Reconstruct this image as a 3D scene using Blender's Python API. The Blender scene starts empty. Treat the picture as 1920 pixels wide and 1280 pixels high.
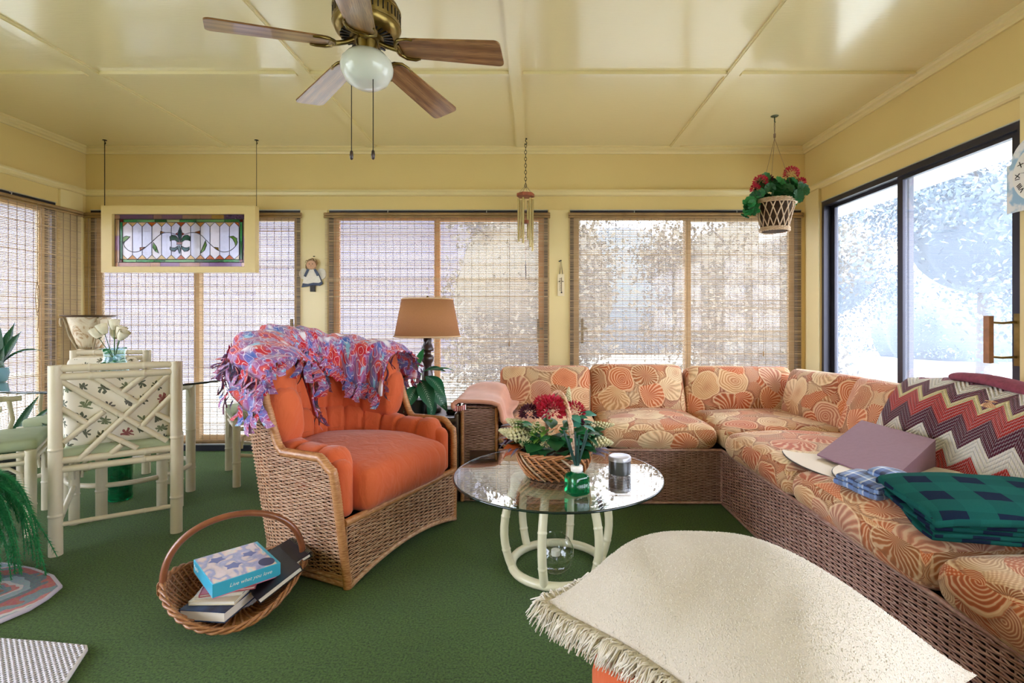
import bpy, bmesh, math, random
import numpy as np
from mathutils import Vector, Matrix, Euler, Quaternion

random.seed(7)
np.random.seed(7)
PI = math.pi
scene = bpy.context.scene
COL = scene.collection

# ------------------------------------------------------------------ camera
cam_data = bpy.data.cameras.new('camera')
cam_data.sensor_width = 36.0
cam_data.lens = 940.0 / 1920.0 * 36.0
cam_data.shift_x = -40.0 / 1920.0
cam_data.shift_y = -38.0 / 1920.0
cam_data.clip_start = 0.05
cam = bpy.data.objects.new('camera', cam_data)
COL.objects.link(cam)
cam.location = (0.0, 0.0, 1.06)
cam.rotation_euler = (PI / 2, 0.0, 0.0)
scene.camera = cam

# ------------------------------------------------------------------ sky, sun, exposure
world = bpy.data.worlds.new('sky')
scene.world = world
world.use_nodes = True
wn = world.node_tree.nodes
bg = wn['Background']
bg.inputs[0].default_value = (0.94, 0.93, 1.0, 1.0)
bg.inputs[1].default_value = 5.5

sun_data = bpy.data.lights.new('sun', 'SUN')
sun_data.energy = 3.0
sun_data.angle = math.radians(2.0)
sun_data.color = (1.0, 0.95, 0.86)
sun = bpy.data.objects.new('sun', sun_data)
COL.objects.link(sun)
sun.rotation_euler = (math.radians(24), math.radians(-16), 0)
sun.location = (0, 0, 8)

vs = scene.view_settings
vs.view_transform = 'Standard'
vs.look = 'None'
vs.gamma = 1.0
vs.use_curve_mapping = False
vs.exposure = 1.4
scene.cycles.use_denoising = True
scene.cycles.max_bounces = 8
scene.cycles.diffuse_bounces = 5
scene.cycles.transparent_max_bounces = 16
scene.cycles.sample_clamp_indirect = 6.0
scene.cycles.caustics_reflective = False
scene.cycles.caustics_refractive = False

# room: x from XL to XR, y from YR (behind the camera) to YB, z 0 to ZC
XL, XR, YB, YR, ZC = -3.66, 2.22, 4.10, -1.70, 2.48

def portal(loc, rot, sx, sy):
    d = bpy.data.lights.new('window_portal', 'AREA')
    d.shape = 'RECTANGLE'
    d.size, d.size_y = sx, sy
    d.cycles.is_portal = True
    o = bpy.data.objects.new('window_portal', d)
    COL.objects.link(o)
    o.location = loc
    o.rotation_euler = rot

portal((-0.7, YB + 0.16, 1.0), (PI / 2, 0, PI), 5.9, 2.0)
portal((XR + 0.16, 1.2, 1.0), (PI / 2, 0, PI / 2), 5.4, 2.0)
portal((XL - 0.16, 1.2, 1.0), (PI / 2, 0, -PI / 2), 5.4, 2.0)

# ------------------------------------------------------------------ helpers
def C(h, a=1.0):
    h = h.lstrip('#')
    v = [int(h[i:i + 2], 16) / 255.0 for i in (0, 2, 4)]
    v = [x / 12.92 if x <= 0.04045 else ((x + 0.055) / 1.055) ** 2.4 for x in v]
    return (v[0], v[1], v[2], a)

class NT:
    """tiny node-tree writer"""
    def __init__(self, name):
        self.m = bpy.data.materials.new(name)
        self.m.use_nodes = True
        self.t = self.m.node_tree
        self.b = self.t.nodes['Principled BSDF']
        self.out = self.t.nodes['Material Output']
    def n(self, typ, **kw):
        nd = self.t.nodes.new('ShaderNode' + typ)
        ins = kw.pop('ins', {})
        for k, v in kw.items():
            setattr(nd, k, v)
        for k, v in ins.items():
            self.set(nd.inputs[k], v)
        return nd
    def set(self, sock, v):
        if isinstance(v, bpy.types.NodeSocket):
            self.t.links.new(v, sock)
        elif isinstance(v, bpy.types.Node):
            self.t.links.new(v.outputs[0], sock)
        else:
            sock.default_value = v
    def math(self, op, a, b=None, c=None, clamp=False):
        nd = self.t.nodes.new('ShaderNodeMath')
        nd.operation = op
        nd.use_clamp = clamp
        self.set(nd.inputs[0], a)
        if b is not None: self.set(nd.inputs[1], b)
        if c is not None: self.set(nd.inputs[2], c)
        return nd.outputs[0]
    def mix(self, f, a, b, blend='MIX'):
        nd = self.t.nodes.new('ShaderNodeMix')
        nd.data_type = 'RGBA'
        nd.blend_type = blend
        self.set(nd.inputs[0], f)
        self.set(nd.inputs[6], a)
        self.set(nd.inputs[7], b)
        return nd.outputs[2]
    def ramp(self, f, stops, interp='LINEAR'):
        nd = self.t.nodes.new('ShaderNodeValToRGB')
        cr = nd.color_ramp
        cr.interpolation = interp
        while len(cr.elements) > 1:
            cr.elements.remove(cr.elements[-1])
        cr.elements[0].position = stops[0][0]
        cr.elements[0].color = stops[0][1]
        for p, c in stops[1:]:
            e = cr.elements.new(p)
            e.color = c
        self.set(nd.inputs[0], f)
        return nd.outputs[0]
    def coord(self, kind='Object', scale=None, loc=None, rot=None):
        tc = self.t.nodes.new('ShaderNodeTexCoord')
        o = tc.outputs[kind]
        if scale is None and loc is None and rot is None:
            return o
        mp = self.t.nodes.new('ShaderNodeMapping')
        self.t.links.new(o, mp.inputs[0])
        if scale is not None:
            mp.inputs['Scale'].default_value = scale if hasattr(scale, '__len__') else (scale,) * 3
        if loc is not None: mp.inputs['Location'].default_value = loc
        if rot is not None: mp.inputs['Rotation'].default_value = rot
        return mp.outputs[0]
    def noise(self, vec, scale, detail=3.0, rough=0.55, dist=0.0):
        nd = self.n('TexNoise', ins={'Vector': vec, 'Scale': scale, 'Detail': detail, 'Roughness': rough, 'Distortion': dist})
        return nd
    def schlick(self, k=1.0):
        lw = self.n('LayerWeight', ins={'Blend': 0.5})
        p = self.math('POWER', lw.outputs['Facing'], 5.0)
        return self.math('MULTIPLY', self.math('MULTIPLY_ADD', p, 0.95, 0.045), k, clamp=True)
    def bump(self, h, strength=0.3, dist=0.002, normal=None):
        nd = self.n('Bump', ins={'Strength': strength, 'Distance': dist, 'Height': h})
        if normal is not None: self.set(nd.inputs['Normal'], normal)
        return nd.outputs[0]
    def P(self, **kw):
        for k, v in kw.items():
            self.set(self.b.inputs[k.replace('_', ' ')], v)
        return self.m

def mat(name, col, rough=0.6, var=0.0, vscale=8.0, col2=None, bump=0.0, bscale=120.0, bdist=0.002, metal=0.0, coat=0.0, sheen=0.0, sub=None, spec=0.5):
    t = NT(name)
    c = C(col) if isinstance(col, str) else col
    if var > 0 or col2 is not None:
        nz = t.noise(t.coord('Object'), vscale, 4.0)
        c2 = C(col2) if isinstance(col2, str) else tuple(min(1.0, x * (1 - var)) for x in c[:3]) + (1,)
        f = t.ramp(nz.outputs[0], [(0.35, (0, 0, 0, 1)), (0.65, (1, 1, 1, 1))])
        t.P(Base_Color=t.mix(f, c, c2))
    else:
        t.P(Base_Color=c)
    t.P(Roughness=rough, Metallic=metal, Coat_Weight=coat, Sheen_Weight=sheen, Specular_IOR_Level=spec)
    if bump > 0:
        nb = t.noise(t.coord('Object'), bscale, 3.0)
        t.P(Normal=t.bump(nb.outputs[0], bump, bdist))
    return t.m

class MB:
    """mesh collector: vertices, faces, optional uv per corner"""
    def __init__(self):
        self.v, self.f, self.uv, self.hasuv = [], [], [], False
    def add(self, verts, faces, uvs=None):
        o = len(self.v)
        self.v.extend([tuple(p) for p in verts])
        self.f.extend([tuple(i + o for i in f) for f in faces])
        if uvs is not None:
            self.hasuv = True
            self.uv.extend(uvs)
        else:
            self.uv.extend([[(0.0, 0.0)] * len(f) for f in faces])
        return self
    def box(self, c, s, rot=None):
        x, y, z = s[0] / 2, s[1] / 2, s[2] / 2
        vs_ = [Vector(p) for p in ((-x, -y, -z), (x, -y, -z), (x, y, -z), (-x, y, -z), (-x, -y, z), (x, -y, z), (x, y, z), (-x, y, z))]
        if rot is not None:
            R = rot if isinstance(rot, Matrix) else Euler(rot).to_matrix()
            vs_ = [R @ p for p in vs_]
        c = Vector(c)
        return self.add([p + c for p in vs_], [(0, 3, 2, 1), (4, 5, 6, 7), (0, 1, 5, 4), (1, 2, 6, 5), (2, 3, 7, 6), (3, 0, 4, 7)])
    def bb(self, x0, x1, y0, y1, z0, z1):
        return self.box(((x0 + x1) / 2, (y0 + y1) / 2, (z0 + z1) / 2), (x1 - x0, y1 - y0, z1 - z0))
    def tube(self, pts, r, n=8, cap=True, closed=False, flat=1.0):
        pts = [Vector(p) for p in pts]
        N = len(pts)
        rs = r if hasattr(r, '__len__') else [r] * N
        up = None
        rings = []
        for i in range(N):
            if closed:
                t = pts[(i + 1) % N] - pts[i - 1]
            else:
                t = pts[min(i + 1, N - 1)] - pts[max(i - 1, 0)]
            if t.length < 1e-9: t = Vector((0, 0, 1))
            t.normalize()
            if up is None:
                a = Vector((0, 0, 1)) if abs(t.z) < 0.9 else Vector((1, 0, 0))
                up = (a - t * a.dot(t)).normalized()
            else:
                up = up - t * up.dot(t)
                if up.length < 1e-6:
                    a = Vector((0, 0, 1)) if abs(t.z) < 0.9 else Vector((1, 0, 0))
                    up = a - t * a.dot(t)
                up.normalize()
            sd = t.cross(up)
            rings.append([pts[i] + (up * math.cos(2 * PI * k / n) * flat + sd * math.sin(2 * PI * k / n)) * rs[i] for k in range(n)])
        verts = [p for rg in rings for p in rg]
        faces = []
        M_ = N if closed else N - 1
        for i in range(M_):
            j = (i + 1) % N
            for k in range(n):
                k2 = (k + 1) % n
                faces.append((i * n + k, i * n + k2, j * n + k2, j * n + k))
        if cap and not closed:
            faces.append(tuple(range(n - 1, -1, -1)))
            faces.append(tuple((N - 1) * n + k for k in range(n)))
        return self.add(verts, faces)
    def lathe(self, prof, n=24, c=(0, 0, 0), capb=True, capt=True, sx=1.0, sy=1.0):
        cx, cy, cz = c
        verts = []
        for (r, z) in prof:
            for k in range(n):
                a = 2 * PI * k / n
                verts.append((cx + r * sx * math.cos(a), cy + r * sy * math.sin(a), cz + z))
        faces, uvs = [], []
        L = len(prof)
        for i in range(L - 1):
            for k in range(n):
                k2 = (k + 1) % n
                faces.append((i * n + k, i * n + k2, (i + 1) * n + k2, (i + 1) * n + k))
                uvs.append([(k / n, i / (L - 1)), ((k + 1) / n, i / (L - 1)), ((k + 1) / n, (i + 1) / (L - 1)), (k / n, (i + 1) / (L - 1))])
        if capb:
            faces.append(tuple(range(n - 1, -1, -1))); uvs.append([(0, 0)] * n)
        if capt:
            faces.append(tuple((L - 1) * n + k for k in range(n))); uvs.append([(0, 0)] * n)
        return self.add(verts, faces, uvs)
    def prism(self, outline, axis, a0, a1):
        """outline of 2d points extruded along axis from a0 to a1; axis 0,1,2"""
        def P3(p, a):
            q = [p[0], p[1]]
            q.insert(axis, a)
            return tuple(q)
        n = len(outline)
        verts = [P3(p, a0) for p in outline] + [P3(p, a1) for p in outline]
        faces = [tuple(range(n - 1, -1, -1)), tuple(range(n, 2 * n))]
        for i in range(n):
            j = (i + 1) % n
            faces.append((i, j, n + j, n + i))
        return self.add(verts, faces)
    def grid(self, fn, nu, nv, uvfn=None, closed_u=False):
        verts, faces, uvs = [], [], []
        for i in range(nu + 1):
            for j in range(nv + 1):
                verts.append(fn(i / nu, j / nv))
        for i in range(nu):
            for j in range(nv):
                a, b, c_, d = i * (nv + 1) + j, (i + 1) * (nv + 1) + j, (i + 1) * (nv + 1) + j + 1, i * (nv + 1) + j + 1
                faces.append((a, b, c_, d))
                q = [(i / nu, j / nv), ((i + 1) / nu, j / nv), ((i + 1) / nu, (j + 1) / nv), (i / nu, (j + 1) / nv)]
                uvs.append([uvfn(*p) for p in q] if uvfn else q)
        return self.add(verts, faces, uvs)
    def rbox(self, s, r, n=6, crown=0.0, c=(0, 0, 0), uvoff=(0, 0), warp=None, sag=0.0):
        """rounded, crowned box with box-projected uv in metres"""
        hx, hy, hz = s[0] / 2, s[1] / 2, s[2] / 2
        idx, verts, faces, uvs = {}, [], [], []
        def ax(h, k):
            m = max(1, k)
            # cluster samples towards the ends so the rounding is smooth
            inner = max(h - r, 1e-4)
            e = [-(h - r + r * math.sin(PI / 2 * (1 - q / 3.0))) for q in range(3)]
            mid = [-inner + 2 * inner * q / m for q in range(m + 1)]
            return e + mid + [-x for x in reversed(e)]
        X, Y, Z = ax(hx, n), ax(hy, n), ax(hz, 2)
        def put(p):
            key = (round(p[0], 6), round(p[1], 6), round(p[2], 6))
            if key in idx: return idx[key]
            q = Vector((max(-hx + r, min(hx - r, p[0])), max(-hy + r, min(hy - r, p[1])), max(-hz + r, min(hz - r, p[2]))))
            d = Vector(p) - q
            if d.length > 1e-9:
                d = d.normalized() * r
            w = q + d
            fx, fy = 1 - min(1, abs(w.x / hx)) ** 2.2, 1 - min(1, abs(w.y / hy)) ** 2.2
            w.z += (w.z / hz) * crown * max(0, fx) * max(0, fy)
            if warp: w = Vector(warp(w))
            idx[key] = len(verts)
            verts.append(w + Vector(c))
            return idx[key]
        def face(A, B, fixed, axis, flip):
            for i in range(len(A) - 1):
                for j in range(len(B) - 1):
                    qs = [(A[i], B[j]), (A[i + 1], B[j]), (A[i + 1], B[j + 1]), (A[i], B[j + 1])]
                    ps, us = [], []
                    for a, b in qs:
                        p = [a, b]
                        p.insert(axis, fixed)
                        ps.append(put(p))
                        us.append((a + uvoff[0], b + uvoff[1] + (fixed if axis == 2 else 0.0) * 0))
                    if len(set(ps)) < 3: continue
                    if flip: ps.reverse(); us.reverse()
                    faces.append(tuple(ps)); uvs.append(us)
        face(X, Y, hz, 2, False); face(X, Y, -hz, 2, True)
        face(X, Z, -hy, 1, False); face(X, Z, hy, 1, True)
        face(Y, Z, hx, 0, False); face(Y, Z, -hx, 0, True)
        return self.add(verts, faces, uvs)
    def weave(self, surf, U, V, stake=0.036, row=0.0078, amp=0.0035, r=0.0034, v0=0.0, top=None, bot=None):
        """woven strands over surf(u, v); top(u)/bot(u) limit the height"""
        nk = max(2, int(round(U / stake))) * 2
        us = np.linspace(0, U, nk + 1)
        nr = int((V - v0) / row)
        e = 1e-3
        for j in range(nr):
            v = v0 + (j + 0.5) * row
            P = np.array([surf(u, v) for u in us])
            Pu = np.array([surf(u + e, v) for u in us]) - P
            Pv = np.array([surf(u, v + e) for u in us]) - P
            Nn = np.cross(Pu, Pv)
            Nn /= (np.linalg.norm(Nn, axis=1, keepdims=True) + 1e-12)
            B = Pv / (np.linalg.norm(Pv, axis=1, keepdims=True) + 1e-12)
            ph = np.cos(np.arange(nk + 1) * PI + 0) * 0
            ph = np.where(np.arange(nk + 1) % 2 == 0, np.where((np.arange(nk + 1) // 2 + j // 1) % 2 == 0, 1.0, -1.0), 0.0)
            jit = (np.random.rand(nk + 1, 1) - 0.5) * row * 0.22
            Cn = P + Nn * (ph[:, None] * amp) + B * jit
            rr = r * (0.85 + 0.3 * random.random())
            ring = [Cn + Nn * rr, Cn + B * rr * 0.95, Cn - Nn * rr, Cn - B * rr * 0.95]
            ok = np.ones(nk + 1, bool)
            if top is not None: ok &= np.array([v <= top(u) for u in us])
            if bot is not None: ok &= np.array([v >= bot(u) for u in us])
            base = len(self.v)
            A = np.stack(ring, axis=1).reshape(-1, 3)
            self.v.extend(map(tuple, A.tolist()))
            for i in range(nk):
                if not (ok[i] and ok[i + 1]): continue
                a, b = base + i * 4, base + i * 4 + 4
                for k in range(4):
                    k2 = (k + 1) % 4
                    self.f.append((a + k, b + k, b + k2, a + k2))
                    self.uv.append([(0, 0)] * 4)
        return self
    def build(self, name, m, parent=None, smooth=True, world=False, solid=0.0, subsurf=0, angle=75):
        me = bpy.data.meshes.new(name)
        me.from_pydata(self.v, [], self.f)
        if self.hasuv:
            ul = me.uv_layers.new(name='UVMap')
            flat = np.array([c for f in self.uv for p in f for c in p], dtype=np.float32)
            if len(flat) == len(ul.data) * 2:
                ul.data.foreach_set('uv', flat)
        if smooth:
            me.polygons.foreach_set('use_smooth', [True] * len(me.polygons))
            if angle is not None and angle < 170:
                me.set_sharp_from_angle(angle=math.radians(angle))
        me.update()
        if m is not None:
            for q in (m if isinstance(m, (list, tuple)) else [m]):
                me.materials.append(q)
        return link(name, me, parent, world, solid, subsurf)

def link(name, me, parent=None, world=False, solid=0.0, subsurf=0):
    o = bpy.data.objects.new(name, me)
    COL.objects.link(o)
    if parent is not None:
        o.parent = parent
        if world:
            # mesh was written in world coordinates
            M_ = root_matrix(parent)
            o.matrix_parent_inverse = M_.inverted()
    if solid:
        md = o.modifiers.new('thickness', 'SOLIDIFY')
        md.thickness = solid
        md.offset = 0
    if subsurf:
        md = o.modifiers.new('smooth', 'SUBSURF')
        md.levels = md.render_levels = subsurf
    return o

def root_matrix(o):
    M_ = Matrix.LocRotScale(o.location, o.rotation_euler, o.scale)
    if o.parent is not None:
        return root_matrix(o.parent) @ o.matrix_parent_inverse @ M_
    return M_

def thing(name, label, cat, loc=(0, 0, 0), rz=0.0, group=None):
    o = bpy.data.objects.new(name, None)
    COL.objects.link(o)
    o.empty_display_size = 0.05
    o.location = loc
    o.rotation_euler = (0, 0, rz)
    o['label'] = label
    o['category'] = cat
    if group: o['group'] = group
    return o

def tag(o, label, cat, group=None):
    o['label'] = label
    o['category'] = cat
    if group: o['group'] = group
    return o

def struct(o):
    o['kind'] = 'structure'
    return o

def text_mesh(s, size, shear=0.0, depth=0.0008, bold=0.0):
    cu = bpy.data.curves.new('lettering', 'FONT')
    cu.body = s
    cu.size = size
    cu.shear = shear
    cu.extrude = depth
    cu.offset = bold
    cu.align_x = 'CENTER'
    cu.align_y = 'CENTER'
    cu.resolution_u = 3
    ob = bpy.data.objects.new('lettering', cu)
    COL.objects.link(ob)
    dg = bpy.context.evaluated_depsgraph_get()
    me = bpy.data.meshes.new_from_object(ob.evaluated_get(dg))
    bpy.data.objects.remove(ob)
    return me

def frame_from(d, up=(0, 0, 1)):
    """rotation whose +Y points along d and +Z is as near up as can be"""
    y = Vector(d).normalized()
    u = Vector(up)
    x = y.cross(u)
    if x.length < 1e-5:
        x = y.cross(Vector((1, 0, 0)))
    x.normalize()
    z = x.cross(y)
    return Matrix((x, y, z)).transposed()

def place(o, loc, R, s=1.0):
    o.matrix_local = Matrix.Translation(Vector(loc)) @ R.to_4x4() @ Matrix.Diagonal((s, s, s, 1))

def leaf_mesh(name, L, Wd, m, droop=0.25, fold=0.2, nl=6, power=1.0, wave=0.0, tipw=0.0):
    mb = MB()
    def fn(u, v):
        y = u * L
        w = Wd * (math.sin(PI * min(1.0, (u * (1 - tipw)) ** power)) + tipw * u * 0.3) / 1.0
        s = (v - 0.5)
        return (s * w, y - droop * 0.25 * L * u * u, -droop * L * u * u + fold * abs(s) * w + wave * Wd * math.sin(u * 14) * s)
    mb.grid(fn, nl, 4)
    me = bpy.data.meshes.new(name)
    me.from_pydata(mb.v, [], mb.f)
    ul = me.uv_layers.new(name='UVMap')
    ul.data.foreach_set('uv', np.array([c for f in mb.uv for p in f for c in p], dtype=np.float32))
    me.polygons.foreach_set('use_smooth', [True] * len(me.polygons))
    me.materials.append(m)
    return me

def arc(c, r, a0, a1, n, plane='xz'):
    out = []
    for i in range(n + 1):
        a = a0 + (a1 - a0) * i / n
        p = (r * math.cos(a), r * math.sin(a))
        if plane == 'xz': out.append((c[0] + p[0], c[1], c[2] + p[1]))
        elif plane == 'xy': out.append((c[0] + p[0], c[1] + p[1], c[2]))
        else: out.append((c[0], c[1] + p[0], c[2] + p[1]))
    return out

def sstep(a, b, x):
    t = max(0.0, min(1.0, (x - a) / (b - a)))
    return t * t * (3 - 2 * t)

# ------------------------------------------------------------------ materials
def m_paint(name, col, rough, coat=0.0, bumpk=0.12):
    t = NT(name)
    nz = t.noise(t.coord('Object'), 1.6, 3.0)
    c = C(col)
    c2 = tuple(x * 0.93 for x in c[:3]) + (1,)
    t.P(Base_Color=t.mix(nz.outputs[0], c, c2), Roughness=rough, Coat_Weight=coat, Coat_Roughness=0.12)
    br = t.noise(t.coord('Object', scale=(3, 22, 22)), 6.0, 4.0)
    t.P(Normal=t.bump(br.outputs[0], bumpk, 0.004))
    return t.m
M_wall = m_paint('cream_wall_paint', '#e0c888', 0.42)
M_ceil = m_paint('cream_ceiling_paint', '#ecdeac', 0.18, 0.7, 0.22)
M_trim = m_paint('cream_trim_paint', '#e6d49c', 0.35, 0.1, 0.04)
M_bronze = mat('dark_bronze_aluminium', '#34343e', 0.34, metal=0.5)
M_alu = mat('bright_aluminium', '#c9ccd0', 0.3, metal=0.8)
M_black = mat('black_iron', '#1c1714', 0.45, metal=0.4)
M_brass = mat('antique_brass', '#8a7440', 0.28, metal=0.95, var=0.3, vscale=18)
M_steel = mat('steel', '#9a9a98', 0.3, metal=0.9)

def m_carpet():
    t = NT('green_turf_carpet')
    co = t.coord('Object')
    a = t.noise(co, 2.2, 3.0)
    b = t.noise(co, 135.0, 2.5, 0.75)
    c = t.noise(co, 620.0, 1.0, 0.6)
    base = t.mix(t.ramp(a.outputs[0], [(0.35, (0, 0, 0, 1)), (0.68, (1, 1, 1, 1))]), C('#304f15'), C('#3d601d'))
    f = t.ramp(b.outputs[0], [(0.36, (0, 0, 0, 1)), (0.62, (1, 1, 1, 1))])
    col = t.mix(f, t.mix(0.6, base, C('#13240a')), t.mix(0.4, base, C('#6c9440')))
    h = t.math('ADD', b.outputs[0], t.math('MULTIPLY', c.outputs[0], 0.6))
    t.P(Base_Color=col, Roughness=0.95, Specular_IOR_Level=0.15, Sheen_Weight=0.15, Normal=t.bump(h, 0.9, 0.006))
    return t.m
M_carpet = m_carpet()

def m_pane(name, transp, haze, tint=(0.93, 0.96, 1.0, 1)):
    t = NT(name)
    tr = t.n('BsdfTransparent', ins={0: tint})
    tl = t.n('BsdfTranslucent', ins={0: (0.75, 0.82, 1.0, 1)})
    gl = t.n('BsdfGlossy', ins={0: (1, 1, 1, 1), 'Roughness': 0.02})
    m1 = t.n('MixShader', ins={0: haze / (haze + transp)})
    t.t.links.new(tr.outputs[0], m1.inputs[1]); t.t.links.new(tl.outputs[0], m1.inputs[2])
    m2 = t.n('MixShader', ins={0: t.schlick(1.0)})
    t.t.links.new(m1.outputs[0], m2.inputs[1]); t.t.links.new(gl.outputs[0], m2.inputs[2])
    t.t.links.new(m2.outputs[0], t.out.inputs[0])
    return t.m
M_pane = m_pane('window_glass_with_haze', 0.94, 0.055)  # bluish translucent share imitates the milky daylight haze in the panes
M_pane_clear = m_pane('window_glass', 0.97, 0.03)

def m_thin_glass(name, tint, ior=1.5, rough=0.0, boost=1.0):
    t = NT(name)
    tr = t.n('BsdfTransparent', ins={0: tint})
    gl = t.n('BsdfGlossy', ins={0: (1, 1, 1, 1), 'Roughness': rough})
    m2 = t.n('MixShader', ins={0: t.schlick(boost)})
    t.t.links.new(tr.outputs[0], m2.inputs[1]); t.t.links.new(gl.outputs[0], m2.inputs[2])
    t.t.links.new(m2.outputs[0], t.out.inputs[0])
    return t.m
M_tableglass = m_thin_glass('table_glass', (0.88, 0.93, 0.91, 1), 1.5, 0.0, 1.7)
M_clear = m_thin_glass('clear_glass', (0.95, 0.97, 0.97, 1), 1.45, 0.0, 1.3)
M_aqua = m_thin_glass('aqua_glass', (0.72, 0.93, 0.95, 1), 1.45, 0.0, 1.2)
M_glassedge = mat('dark_glass_edge', '#0d2320', 0.08, coat=0.5)

def m_green_glass():
    t = NT('emerald_glass')
    t.P(Base_Color=C('#0f8a52'), Roughness=0.06, Transmission_Weight=0.75, IOR=1.4, Coat_Weight=0.4)
    return t.m
M_green_glass = m_green_glass()

def m_slats():
    t = NT('woven_bamboo_slats')
    nz = t.noise(t.coord('Object', scale=(1.2, 1.2, 130.0)), 3.0, 2.0)
    col = t.mix(t.ramp(nz.outputs[0], [(0.3, (0, 0, 0, 1)), (0.7, (1, 1, 1, 1))]), C('#ab9270'), C('#d6c09c'))
    df = t.n('BsdfDiffuse', ins={0: col})
    tl = t.n('BsdfTranslucent', ins={0: t.mix(0.5, col, C('#f0e2d0'))})
    mx = t.n('MixShader', ins={0: 0.33})
    t.t.links.new(df.outputs[0], mx.inputs[1]); t.t.links.new(tl.outputs[0], mx.inputs[2])
    t.t.links.new(mx.outputs[0], t.out.inputs[0])
    return t.m
M_slats = m_slats()
M_string = mat('blind_string', '#8a7660', 0.9)
M_bamboo_rail = mat('bamboo_rail', '#a08052', 0.55, var=0.3, vscale=12)
M_tanwood = mat('tan_wood_jamb', '#c4a276', 0.55, var=0.15, vscale=6)
M_woodstrip = mat('orange_wood_jamb', '#d08f58', 0.55, var=0.2, vscale=6)

def m_wicker(name, c1, c2, c3, scale=9.0):
    t = NT(name)
    co = t.coord('Object')
    a = t.noise(co, scale, 3.0)
    b = t.noise(t.coord('Object', scale=(1, 1, 6)), 42.0, 2.0)
    col = t.mix(t.ramp(a.outputs[0], [(0.35, (0, 0, 0, 1)), (0.66, (1, 1, 1, 1))]), C(c1), C(c2))
    col = t.mix(t.ramp(b.outputs[0], [(0.4, (0, 0, 0, 1)), (0.72, (1, 1, 1, 1))]), col, C(c3))
    t.P(Base_Color=col, Roughness=0.42, Coat_Weight=0.15, Coat_Roughness=0.3)
    return t.m
M_wicker = m_wicker('honey_wicker', '#9c6a48', '#bb8c68', '#dcbc9c')
M_wicker_sofa = m_wicker('rose_brown_wicker', '#94685a', '#b2887a', '#d0aea0')
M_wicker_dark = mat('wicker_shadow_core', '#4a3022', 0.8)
M_wicker_rim = m_wicker('wrapped_cane_rim', '#9a6238', '#b47a48', '#cc9a68', 14)
M_wicker_basket = m_wicker('brown_willow', '#7e4d2c', '#a06a40', '#b98658', 12)
M_wicker_pale = m_wicker('pale_willow', '#a88662', '#c4a684', '#d8c0a0', 12)
M_wicker_ginger = m_wicker('ginger_willow', '#a8622e', '#c07a44', '#d8a474', 12)

def m_rattan():
    t = NT('cream_painted_rattan')
    nz = t.noise(t.coord('Object'), 9.0, 3.0)
    t.P(Base_Color=t.mix(nz.outputs[0], C('#dcd3bb'), C('#cbbf9f')), Roughness=0.38, Coat_Weight=0.15)
    return t.m
M_rattan = m_rattan()
M_rattan_tbl = mat('ivory_painted_rattan', '#e4dfbe', 0.35, var=0.08, vscale=7, coat=0.2)

def m_orange():
    t = NT('terracotta_cotton')
    co = t.coord('Object')
    a = t.noise(co, 5.0, 4.0)
    w = t.noise(co, 480.0, 1.0)
    t.P(Base_Color=t.mix(a.outputs[0], C('#c4532c'), C('#d0693c')), Roughness=0.85, Sheen_Weight=0.25, Specular_IOR_Level=0.2)
    wr = t.noise(t.coord('Object', scale=(1, 1, 0.5)), 13.0, 3.0, 0.5, 1.2)
    h = t.math('ADD', t.math('MULTIPLY', wr.outputs[0], 1.0), t.math('MULTIPLY', w.outputs[0], 0.03))
    t.P(Normal=t.bump(h, 0.38, 0.024))
    return t.m
M_orange = m_orange()

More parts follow.
